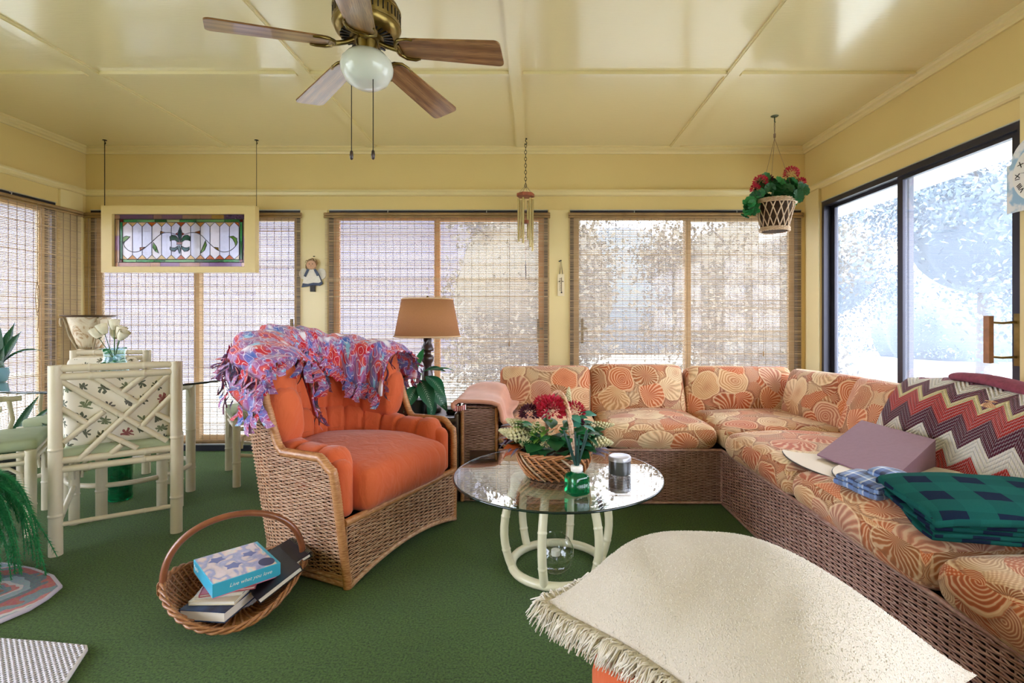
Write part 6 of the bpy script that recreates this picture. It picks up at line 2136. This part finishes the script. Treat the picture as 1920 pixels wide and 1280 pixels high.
# ------------------------------------------------------------------ small things on the wall
ag = thing('angel_ornament', 'painted wooden angel ornament with white apron on the wall pillar', 'ornament', (-1.795, YB - 0.03, 1.30))
def flat(name, pts, m, y0, y1, root, sm=False):
    b = MB(); b.prism(pts, 1, y0, y1); return b.build(name, m, root, smooth=sm)
ell = lambda cx_, cz_, rx_, rz_, n=20, a0=0: [(cx_ + rx_ * math.cos(2 * PI * i / n + a0), cz_ + rz_ * math.sin(2 * PI * i / n + a0)) for i in range(n)]
M_navy = mat('navy_paint', '#39445c', 0.6); M_cream = mat('aged_white_paint', '#e8e2d4', 0.7, var=0.1, vscale=60); M_skin = mat('tan_wood_face', '#c89a78', 0.6); M_hair = mat('brown_raffia', '#8a6a44', 0.9)
flat('wing', ell(-0.072, 0.145, 0.038, 0.045), M_cream, 0.006, 0.012, ag); flat('wing', ell(0.072, 0.145, 0.038, 0.045), M_cream, 0.006, 0.012, ag)
flat('leg', [(-0.018, 0.0), (0.022, 0.0), (0.022, 0.055), (-0.018, 0.055)], M_black, 0.0, 0.012, ag)
flat('skirt', [(-0.085, 0.035), (-0.04, 0.042), (0.0, 0.052), (0.06, 0.048), (0.085, 0.065), (0.06, 0.13), (0.02, 0.185), (-0.02, 0.185), (-0.06, 0.12)], M_navy, -0.004, 0.008, ag)
flat('apron', [(-0.075, 0.068), (-0.03, 0.062), (0.01, 0.072), (0.055, 0.07), (0.075, 0.08), (0.05, 0.14), (0.018, 0.188), (-0.015, 0.188), (-0.05, 0.14)], M_cream, -0.012, -0.003, ag)
flat('arm', [(-0.062, 0.125), (-0.045, 0.118), (-0.018, 0.178), (-0.035, 0.182)], M_navy, -0.018, -0.008, ag); flat('arm', [(0.065, 0.132), (0.045, 0.125), (0.018, 0.178), (0.035, 0.182)], M_navy, -0.018, -0.008, ag)
hdx = flat('face', ell(0.0, 0.215, 0.038, 0.036), M_skin, -0.022, -0.004, ag)
for x_ in (-0.014, 0.012): flat('eye', ell(x_, 0.222, 0.003, 0.004, 8), M_black, -0.0235, -0.0215, hdx)
flat('nose', ell(-0.001, 0.208, 0.002, 0.005, 8), mat('rose_paint', '#a86a50', 0.6), -0.0235, -0.0215, hdx)
b = MB()
rnd = random.Random(8)
for k in range(60):
    a = rnd.uniform(-0.3, PI + 0.3)
    r_ = rnd.uniform(0.036, 0.058)
    b.tube([(0.034 * math.cos(a), -0.008, 0.215 + 0.034 * math.sin(a)), (r_ * math.cos(a + 0.2), -0.014, 0.215 + r_ * math.sin(a + 0.2)), (r_ * math.cos(a + 0.5), -0.008, 0.213 + r_ * math.sin(a + 0.5))], 0.0018, 4)
o = b.build('hair', M_hair, ag); o['kind'] = 'stuff'
b = MB(); b.tube([(0.012, 0.014, 0.288), (0.012, -0.006, 0.285)], 0.004, 6); b.build('nail', M_black, ag)

th = thing('thermometer', 'small cream wall thermometer hanging by a cord from a nail on the pillar', 'thermometer', (0.225, YB - 0.024, 1.265))
flat('board', [(-0.027, 0), (0.027, 0), (0.027, 0.178), (-0.027, 0.178)], mat('ivory_board', '#e2d4b0', 0.5), -0.004, 0.005, th)
flat('mercury_tube', [(0.002, 0.035), (0.006, 0.035), (0.006, 0.15), (0.002, 0.15)], M_darkwood, -0.007, -0.004, th)
flat('bulb', ell(0.004, 0.028, 0.007, 0.006, 12), M_black, -0.008, -0.004, th)
b = MB()
for k in range(11):
    b.bb(-0.014, -0.006 if k % 2 else -0.001, -0.0055, -0.0038, 0.045 + 0.0095 * k, 0.0475 + 0.0095 * k)
b.build('scale_marks', M_black, th, smooth=False)
b = MB()
for x_ in (-0.018, 0.018): b.tube([(x_, -0.006, 0.118), (x_ * 0.6, -0.007, 0.118)], 0.004, 6)
b.build('clips', M_black, th)
b = MB()
b.tube([(-0.012, 0.0, 0.178), (0.0, -0.002, 0.285), (0.014, 0.0, 0.178)], 0.0028, 5)
b.tube([(0.0, 0.012, 0.288), (0.0, -0.008, 0.288), (-0.018, -0.010, 0.278)], 0.0045, 6)
b.build('hanging_cord', M_black, th)

# ------------------------------------------------------------------ wall clock by the side door
ck = thing('wall_clock', 'white arched wall clock painted with blue clouds beside the sliding door', 'clock', (XR - 0.075, 2.11, 1.545))
def cflat(name, pts, m, x0_, x1_, root=ck):
    b = MB(); b.prism(pts, 0, x0_, x1_); return b.build(name, m, root, smooth=False)
t_ = NT('cloud_painted_board')
_n = t_.noise(t_.coord('Object'), 14.0, 3.0)
t_.P(Base_Color=t_.mix(t_.ramp(_n.outputs[0], [(0.5, (0, 0, 0, 1)), (0.6, (1, 1, 1, 1))]), C('#e6e8ec'), C('#9cc0dc')), Roughness=0.5)
board = [(-0.155, 0.0), (0.155, 0.0), (0.155, 0.215), (0.135, 0.215)] + [(0.135 * math.cos(PI * i / 16), 0.215 + 0.11 * math.sin(PI * i / 16)) for i in range(1, 16)] + [(-0.135, 0.215), (-0.155, 0.215)]
cflat('board', board, t_.m, -0.006, 0.006)
cflat('wall_spacer', [(-0.05, 0.05), (0.05, 0.05), (0.05, 0.2), (-0.05, 0.2)], M_white, 0.006, 0.07)
dial = cflat('dial', [(0.125 * math.cos(2 * PI * i / 40), 0.15 + 0.125 * math.sin(2 * PI * i / 40)) for i in range(40)], mat('dial_white', '#eceae6', 0.4), -0.009, -0.006)
for k, s in enumerate(('XII', 'I', 'II', 'III', 'IIII', 'V', 'VI', 'VII', 'VIII', 'IX', 'X', 'XI')):
    me = text_mesh(s, 0.030)
    me.materials.append(M_black)
    o = bpy.data.objects.new('numeral', me); COL.objects.link(o); o.parent = dial
    a = -2 * PI * k / 12
    # the dial faces -x: its right-hand side is -y
    B_ = Matrix(((0, 0, -1, 0), (-1, 0, 0, 0), (0, 1, 0, 0), (0, 0, 0, 1)))
    o.matrix_local = Matrix.Translation((-0.0102, 0, 0.15)) @ B_ @ Matrix.Rotation(a, 4, 'Z') @ Matrix.Translation((0, 0.10, 0))
for nm, ang, ln, w_ in (('minute_hand', 98, 0.095, 0.006), ('hour_hand', 40, 0.06, 0.008)):
    a = math.radians(ang)
    b = MB(); b.prism([(-0.012 * math.cos(a) + w_ / 2 * math.sin(a), 0.15 - 0.012 * math.sin(a) - w_ / 2 * math.cos(a)), (ln * math.cos(a), 0.15 + ln * math.sin(a)), (-0.012 * math.cos(a) - w_ / 2 * math.sin(a), 0.15 - 0.012 * math.sin(a) + w_ / 2 * math.cos(a))], 0, -0.014, -0.012)
    h_ = b.build(nm, M_black, dial, smooth=False)
    if nm == 'minute_hand':
        h_.matrix_local = Matrix.Translation((0, 0, 0.15)) @ Matrix.Rotation(math.radians(-98 + 8), 4, 'X') @ Matrix.Translation((0, 0, -0.15))

# ------------------------------------------------------------------ side table with lamp and plant
st = thing('side_table', 'weathered grey-brown wooden side table between the armchair and the sofa', 'table', (-0.625, 3.16, 0))
b = MB(); b.rbox((0.37, 0.44, 0.05), 0.02, 3, 0, (0, 0, 0.468)); b.build('top', M_darkwood, st)
for s in (-1, 1):
    b = MB(); b.rbox((0.035, 0.44, 0.52), 0.016, 3, 0, (s * 0.175, 0, 0.262)); sp_ = b.build('side_panel', M_greywood, st)
    b = MB()
    for k in range(9): b.bb(s * 0.193 - 0.0015, s * 0.193 + 0.0015, -0.20 + 0.045 * k, -0.195 + 0.045 * k, 0.03, 0.50)
    b.build('groove', M_wicker_dark, sp_, smooth=False)
b = MB(); b.rbox((0.32, 0.40, 0.025), 0.01, 3, 0, (0, 0, 0.12)); b.build('shelf', M_greywood, st)
STZ = 0.494
lp = thing('table_lamp', 'table lamp with tan drum shade and dark carved base on the side table', 'lamp', (-0.665, 3.15, STZ))
prof = [(0.0, 0), (0.085, 0.0), (0.088, 0.012), (0.078, 0.03), (0.060, 0.05), (0.05, 0.075), (0.030, 0.09), (0.024, 0.12), (0.030, 0.16), (0.036, 0.20), (0.034, 0.24), (0.024, 0.28), (0.026, 0.30), (0.036, 0.315), (0.040, 0.335), (0.034, 0.352), (0.022, 0.36), (0.022, 0.375), (0.038, 0.382), (0.038, 0.392), (0.032, 0.41), (0.024, 0.43), (0.026, 0.45), (0.022, 0.47), (0.012, 0.485), (0.010, 0.52)]
b = MB(); b.lathe(prof, 28); b.build('base', M_darkwood, lp)
b = MB()
b.tube([(0, 0, 0.40), (0.004, -0.012, 0.435), (-0.002, -0.020, 0.458), (-0.004, -0.032, 0.44), (-0.004, -0.035, 0.425)], [0.022, 0.021, 0.018, 0.012, 0.008], 10)
for s in (-1, 1): b.tube([(s * 0.012, -0.006, 0.462), (s * 0.016, -0.004, 0.485)], [0.006, 0.002], 6)
b.build('carved_finial_head', M_darkwood, lp)
t_ = NT('tan_linen_shade')
_w = t_.noise(t_.coord('Object', scale=(1, 1, 1)), 220.0, 2.0)
_c = t_.mix(_w.outputs[0], C('#c08a5c'), C('#a87448'))
t_.P(Base_Color=_c, Roughness=0.9)
_t = t_.n('BsdfTranslucent', ins={0: C('#c88a58')}); _m = t_.n('MixShader', ins={0: 0.25})
t_.t.links.new(t_.b.outputs[0], _m.inputs[1]); t_.t.links.new(_t.outputs[0], _m.inputs[2]); t_.t.links.new(_m.outputs[0], t_.out.inputs[0])
z0_, z1_ = 0.965 - STZ, 1.198 - STZ
b = MB(); b.lathe([(0.202, z0_), (0.157, z1_)], 48, capb=False, capt=False); sh = b.build('lamp_shade', t_.m, lp, solid=0.003)
for r_, z in ((0.203, z0_), (0.158, z1_)):
    b = MB(); b.tube(arc((0, 0, z), r_, 0, 2 * PI * 47 / 48, 47, 'xy'), 0.005, 6, closed=True)
    b.build('shade_trim', mat('shade_braid', '#d0b088', 0.9), sh)
b = MB(); b.lathe([(0.006, z1_ - 0.01), (0.011, z1_ + 0.005), (0.004, z1_ + 0.022)], 12); b.tube([(-0.155, 0, z1_), (0.155, 0, z1_)], 0.002, 5); b.tube([(0, 0, 0.50), (0, 0, z1_)], 0.003, 6); b.build('finial', M_brass, lp)

pp = thing('potted_plant', 'variegated broad-leaved houseplant in a dark pot in front of the lamp', 'plant', (-0.70, 3.01, STZ))
b = MB(); b.lathe([(0.04, 0), (0.045, 0.004), (0.055, 0.09), (0.06, 0.10), (0.052, 0.10)], 24); b.build('pot', mat('slate_pot', '#3e4648', 0.45), pp)
b = MB(); b.lathe([(0.05, 0.092), (0.01, 0.096)], 16, capb=False); b.build('soil', M_soil, pp)
rnd = random.Random(17)
vl = [leaf_mesh('leaf', 0.19, 0.088, M_leaf_var, 0.55, 0.2, 8), leaf_mesh('leaf', 0.21, 0.062, M_leaf_bright, 0.25, 0.25, 8), leaf_mesh('leaf', 0.15, 0.072, M_leaf_var, 0.8, 0.2, 8)]
for (x_, y_, z, dx, dy, dz, k, s) in ((0.03, -0.03, 0.26, 0.9, -0.25, 0.35, 1, 1.05), (0.03, -0.04, 0.22, 0.35, -0.6, -0.3, 0, 1.1), (0.05, -0.03, 0.2, 0.75, -0.4, -0.35, 0, 1.15), (0.07, -0.02, 0.13, 0.5, -0.5, -0.4, 2, 1.1), (-0.02, -0.03, 0.24, -0.35, -0.5, 0.1, 0, 1.0), (-0.03, 0.0, 0.22, -0.8, -0.1, 0.3, 0, 0.9), (0.0, 0.02, 0.28, 0.1, 0.3, 0.9, 1, 0.7), (0.01, -0.04, 0.18, 0.0, -0.8, -0.1, 2, 1.1), (0.02, 0.03, 0.25, 0.4, 0.6, 0.4, 0, 0.9), (-0.02, -0.02, 0.28, -0.3, 0.0, 0.8, 1, 0.6), (0.06, -0.04, 0.24, 0.55, -0.5, -0.05, 0, 1.0)):
    l_ = put_leaf(pp, vl[k], (x_, y_, z), (dx, dy, dz), s)
    b = MB(); b.tube([(0, 0, 0.09), (x_ * 0.4, y_ * 0.4, z * 0.7), (x_, y_, z)], 0.003, 5); b.build('stalk', M_stem, pp)
bx = thing('trinket_box', 'small dark trinket box with a finial lid on the side table', 'box', (-0.48, 3.08, STZ))
b = MB(); b.rbox((0.10, 0.07, 0.03), 0.006, 2, 0, (0, 0, 0.016)); b.build('box', M_black, bx)
b = MB(); b.lathe([(0.02, 0.03), (0.012, 0.045), (0.006, 0.055), (0.010, 0.066), (0.004, 0.078)], 14, (0.028, 0, 0)); b.build('finial', M_darkwood, bx)

# ------------------------------------------------------------------ trug basket with books on the carpet
fa = math.atan2(0.468, 0.883)
tr = thing('trug_basket', 'brown willow trug basket with a tall arched handle on the carpet', 'basket', (-1.115, 1.885, 0), rz=fa)
RA, RB = 0.225, 0.255
def tr_s(th, t):
    zr = 0.040 + 0.09 * math.cos(th) ** 2 + (0.03 if math.sin(th) > 0 else 0.0) * abs(math.sin(th))
    q = t ** 1.0
    rr = 0.36 + 0.64 * q
    z = 0.014 + (zr - 0.014) * max(0, (q - 0.25) / 0.75) ** 1.5
    return (RA * rr * math.cos(th), RB * rr * math.sin(th), z)
b = MB()
nu_ = 72
for j in range(30):
    t = (j + 0.5) / 30
    for_pts = []
    for k in range(nu_ * 2):
        th_ = 2 * PI * k / (nu_ * 2)
        p = tr_s(th_, t)
        ph = 0 if k % 2 else (1 if (k // 2 + j) % 2 else -1)
        for_pts.append((p[0], p[1], p[2] + 0.003 * ph))
    b.tube(for_pts, 0.0042, 4, closed=True)
b.build('weave', M_wicker_basket, tr, angle=180)
b = MB(); b.grid(lambda u, v: tuple(Vector(tr_s(2 * PI * u, v)) - Vector((0, 0, 0.003))), 60, 8)
b.lathe([(0.085, 0.010), (0.0, 0.010)], 30, capb=False, capt=False)
b.build('base_lining', M_wicker_basket, tr)
for k in range(44):
    th_ = 2 * PI * k / 44
    b = MB(); b.tube([Vector(tr_s(th_, 0.05 + 0.95 * i / 8)) + Vector((0, 0, 0.006)) for i in range(9)], 0.0042, 6); b.build('rib', M_wicker_basket, tr)
b = MB()
for j in range(3):
    b.tube([Vector(tr_s(a, 1.0)) * 1.0 + Vector((0.007 * math.cos(12 * a + j * 2.09) * math.cos(a), 0.007 * math.cos(12 * a + j * 2.09) * math.sin(a), 0.007 * math.sin(12 * a + j * 2.09))) for a in [2 * PI * k / 110 for k in range(110)]], 0.0055, 6, closed=True)
b.build('braided_rim', M_wicker_basket, tr)
b = MB()
hp = [(-RA * math.cos(PI * i / 40) * (1 + 0.10 * math.sin(PI * i / 40)), 0, 0.09 + 0.245 * math.sin(PI * i / 40) ** 0.85) for i in range(41)]
b.tube(hp, 0.012, 10)
hn = b.build('handle', mat('smooth_brown_cane', '#8a5030', 0.35, var=0.25, vscale=25, coat=0.3), tr)
b = MB()
for s in (-1, 1):
    for j in range(4): b.tube(arc((s * RA, 0, 0.10 + 0.008 * j), 0.017, 0, 2 * PI * 11 / 12, 11, 'xz'), 0.003, 5, closed=True)
b.build('binding', M_wicker_basket, hn)

def book(name, label, cat, c, size, rz, cover, tilt=(0, 0), spine=None, grp='books in the trug basket'):
    """size: (along spine-to-fore-edge, along spine, thickness); spine on -x"""
    t = thing(name, label, cat, c, rz, grp)
    t.rotation_euler = (tilt[0], tilt[1], rz)
    sx, sy, h = size
    b = MB()
    b.bb(-sx / 2, sx / 2, -sy / 2, sy / 2, 0, 0.0025); b.bb(-sx / 2, sx / 2, -sy / 2, sy / 2, h - 0.0025, h); b.bb(-sx / 2 - 0.002, -sx / 2 + 0.002, -sy / 2, sy / 2, 0, h)
    b.build('cover', cover, t, smooth=False)
    b = MB(); b.bb(-sx / 2 + 0.002, sx / 2 - 0.004, -sy / 2 + 0.003, sy / 2 - 0.003, 0.0025, h - 0.0025); b.build('pages', M_paper, t, smooth=False)
    if spine:
        b = MB()
        for (y0_, y1_, z0_, z1_) in spine: b.bb(-sx / 2 - 0.0028, -sx / 2 - 0.0018, y0_ * sy, y1_ * sy, z0_ * h, z1_ * h)
        b.build('spine_print', M_white, t, smooth=False)
    return t
M_bkblue = mat('navy_book_cloth', '#3a5480', 0.45, col2='#1c2038', vscale=14)
M_bkwhite = mat('white_book_cover', '#dcd8d0', 0.45)
M_bkpink = mat('pink_book_cover', '#b8606c', 0.5)
M_bkblack = mat('black_book_cover', '#1e1a24', 0.4)
M_bkcream = mat('cream_book_cover', '#d8ccb4', 0.5)
# the stack: spines face the lower left
sr = math.atan2(0.42, 0.90)
book('hardback_book', 'thick navy hardback at the bottom of the stack in the trug', 'book', (-1.105, 1.80, 0.048), (0.165, 0.225, 0.036), -0.62 + PI / 2 - 1.05, M_bkblue, spine=[(-0.40, -0.02, 0.35, 0.75), (0.08, 0.4, 0.3, 0.7)])
book('paperback_book', 'thin cream paperback above the navy hardback in the trug', 'book', (-1.105, 1.83, 0.0855), (0.155, 0.22, 0.014), 0.02, M_bkcream)
book('paperback_book', 'white paperback between the cream paperback and the thin pink book in the trug', 'book', (-1.115, 1.845, 0.1005), (0.15, 0.21, 0.012), 0.22, M_bkwhite)
book('magazine', 'pink-covered thin book directly under the puzzle box', 'book', (-1.105, 1.855, 0.1135), (0.17, 0.235, 0.010), 0.36, M_bkpink)
book('hardback_book', 'dark hardback tilted against the right side of the trug', 'book', (-0.985, 1.885, 0.102), (0.16, 0.22, 0.020), 0.80 + PI, M_bkblack, tilt=(0.0, 0.42))
nb = book('spiral_notebook', 'dark notebook with a wire spiral behind the puzzle box', 'notebook', (-0.985, 1.99, 0.118), (0.13, 0.20, 0.016), 0.80 + PI, M_bkblack, tilt=(0.0, 0.30))

b = MB()
for k in range(16):
    b.tube(arc((-0.066, -0.09 + 0.012 * k, 0.008), 0.0105, 0, 2 * PI * 9 / 10, 9, 'xz'), 0.0012, 4, closed=True)
o = b.build('wire_spiral', M_steel, nb); o['kind'] = 'stuff'
pz_ = thing('puzzle_box', 'turquoise jigsaw puzzle box with a starry print on top of the books', 'box', (-1.10, 1.86, 0.1245), 0.80)
PX, PY, PHh = 0.218, 0.258, 0.046
t_ = NT('turquoise_card')
t_.P(Base_Color=C('#3fb0d0'), Roughness=0.35, Coat_Weight=0.2)
b = MB(); b.rbox((PX, PY, PHh), 0.0015, 1, 0, (0, 0, PHh / 2)); b.build('lid', t_.m, pz_, smooth=False)
b = MB(); b.bb(-PX / 2 + 0.002, PX / 2 - 0.002, -PY / 2 + 0.002, PY / 2 - 0.002, -0.004, 0.0); b.build('tray', mat('pink_card', '#d88aa0', 0.5), pz_, smooth=False)
t2 = NT('starry_print')
co = t2.coord('Object')
n1 = t2.noise(t2.coord('Object', scale=(1.0, 0.55, 1)), 17.0, 1.5, 0.5, 0.8)
n2 = t2.noise(co, 120.0, 2.0)
col = t2.ramp(n1.outputs[0], [(0.34, C('#d8c4c8')), (0.42, C('#c8b4b4')), (0.47, C('#6f78b0')), (0.55, C('#8a8cc0')), (0.60, C('#d6b8b0')), (0.66, C('#e0cdbc')), (0.74, C('#9cc8dc'))], 'LINEAR')
t2.P(Base_Color=t2.mix(t2.math('MULTIPLY', n2.outputs[0], 0.35), col, C('#efe8ea')), Roughness=0.35)
b = MB(); b.bb(-PX / 2 + 0.003, PX / 2 - 0.012, -PY / 2 + 0.004, PY / 2 - 0.004, PHh, PHh + 0.0008); b.build('top_print', t2.m, pz_, smooth=False)
for k, (x_, y_, r_) in enumerate(((-0.02, -0.03, 0.030), (0.05, 0.03, 0.026), (-0.05, 0.06, 0.03))):
    b = MB()
    pts = [(x_ + (r_ if i % 2 == 0 else r_ * 0.62) * math.cos(i * PI / 5 + k), y_ + (r_ if i % 2 == 0 else r_ * 0.62) * math.sin(i * PI / 5 + k)) for i in range(10)]
    b.prism(pts, 2, PHh + 0.0008, PHh + 0.0013)
    b.build('star_print', mat('periwinkle_print', '#5c66a4', 0.4), pz_, smooth=False)
b = MB(); b.prism([(0.075 + 0.026 * math.cos(2 * PI * i / 20), -0.085 + 0.036 * math.sin(2 * PI * i / 20)) for i in range(20)], 2, PHh + 0.0008, PHh + 0.0013); b.build('shell_print', mat('navy_print', '#343c66', 0.4), pz_, smooth=False)
def side_text(s, size, face, x_, z, shear=0.35):
    me = text_mesh(s, size, shear, 0.0003)
    me.materials.append(M_white)
    o = bpy.data.objects.new('lettering', me); COL.objects.link(o); o.parent = pz_
    if face == 'x+': R = Matrix(((0, 0, 1), (1, 0, 0), (0, 1, 0))); p = (PX / 2 + 0.0004, x_, z)
    elif face == 'y-': R = Matrix(((1, 0, 0), (0, 0, -1), (0, 1, 0))); p = (x_, -PY / 2 - 0.0004, z)
    else: R = Matrix(((0, 0, -1), (-1, 0, 0), (0, 1, 0))); p = (-PX / 2 - 0.0004, x_, z)
    place(o, p, R)
side_text('Live what you love', 0.018, 'y-', 0.01, 0.024)
side_text('Peggy Jo', 0.018, 'x-', 0.09, 0.026)
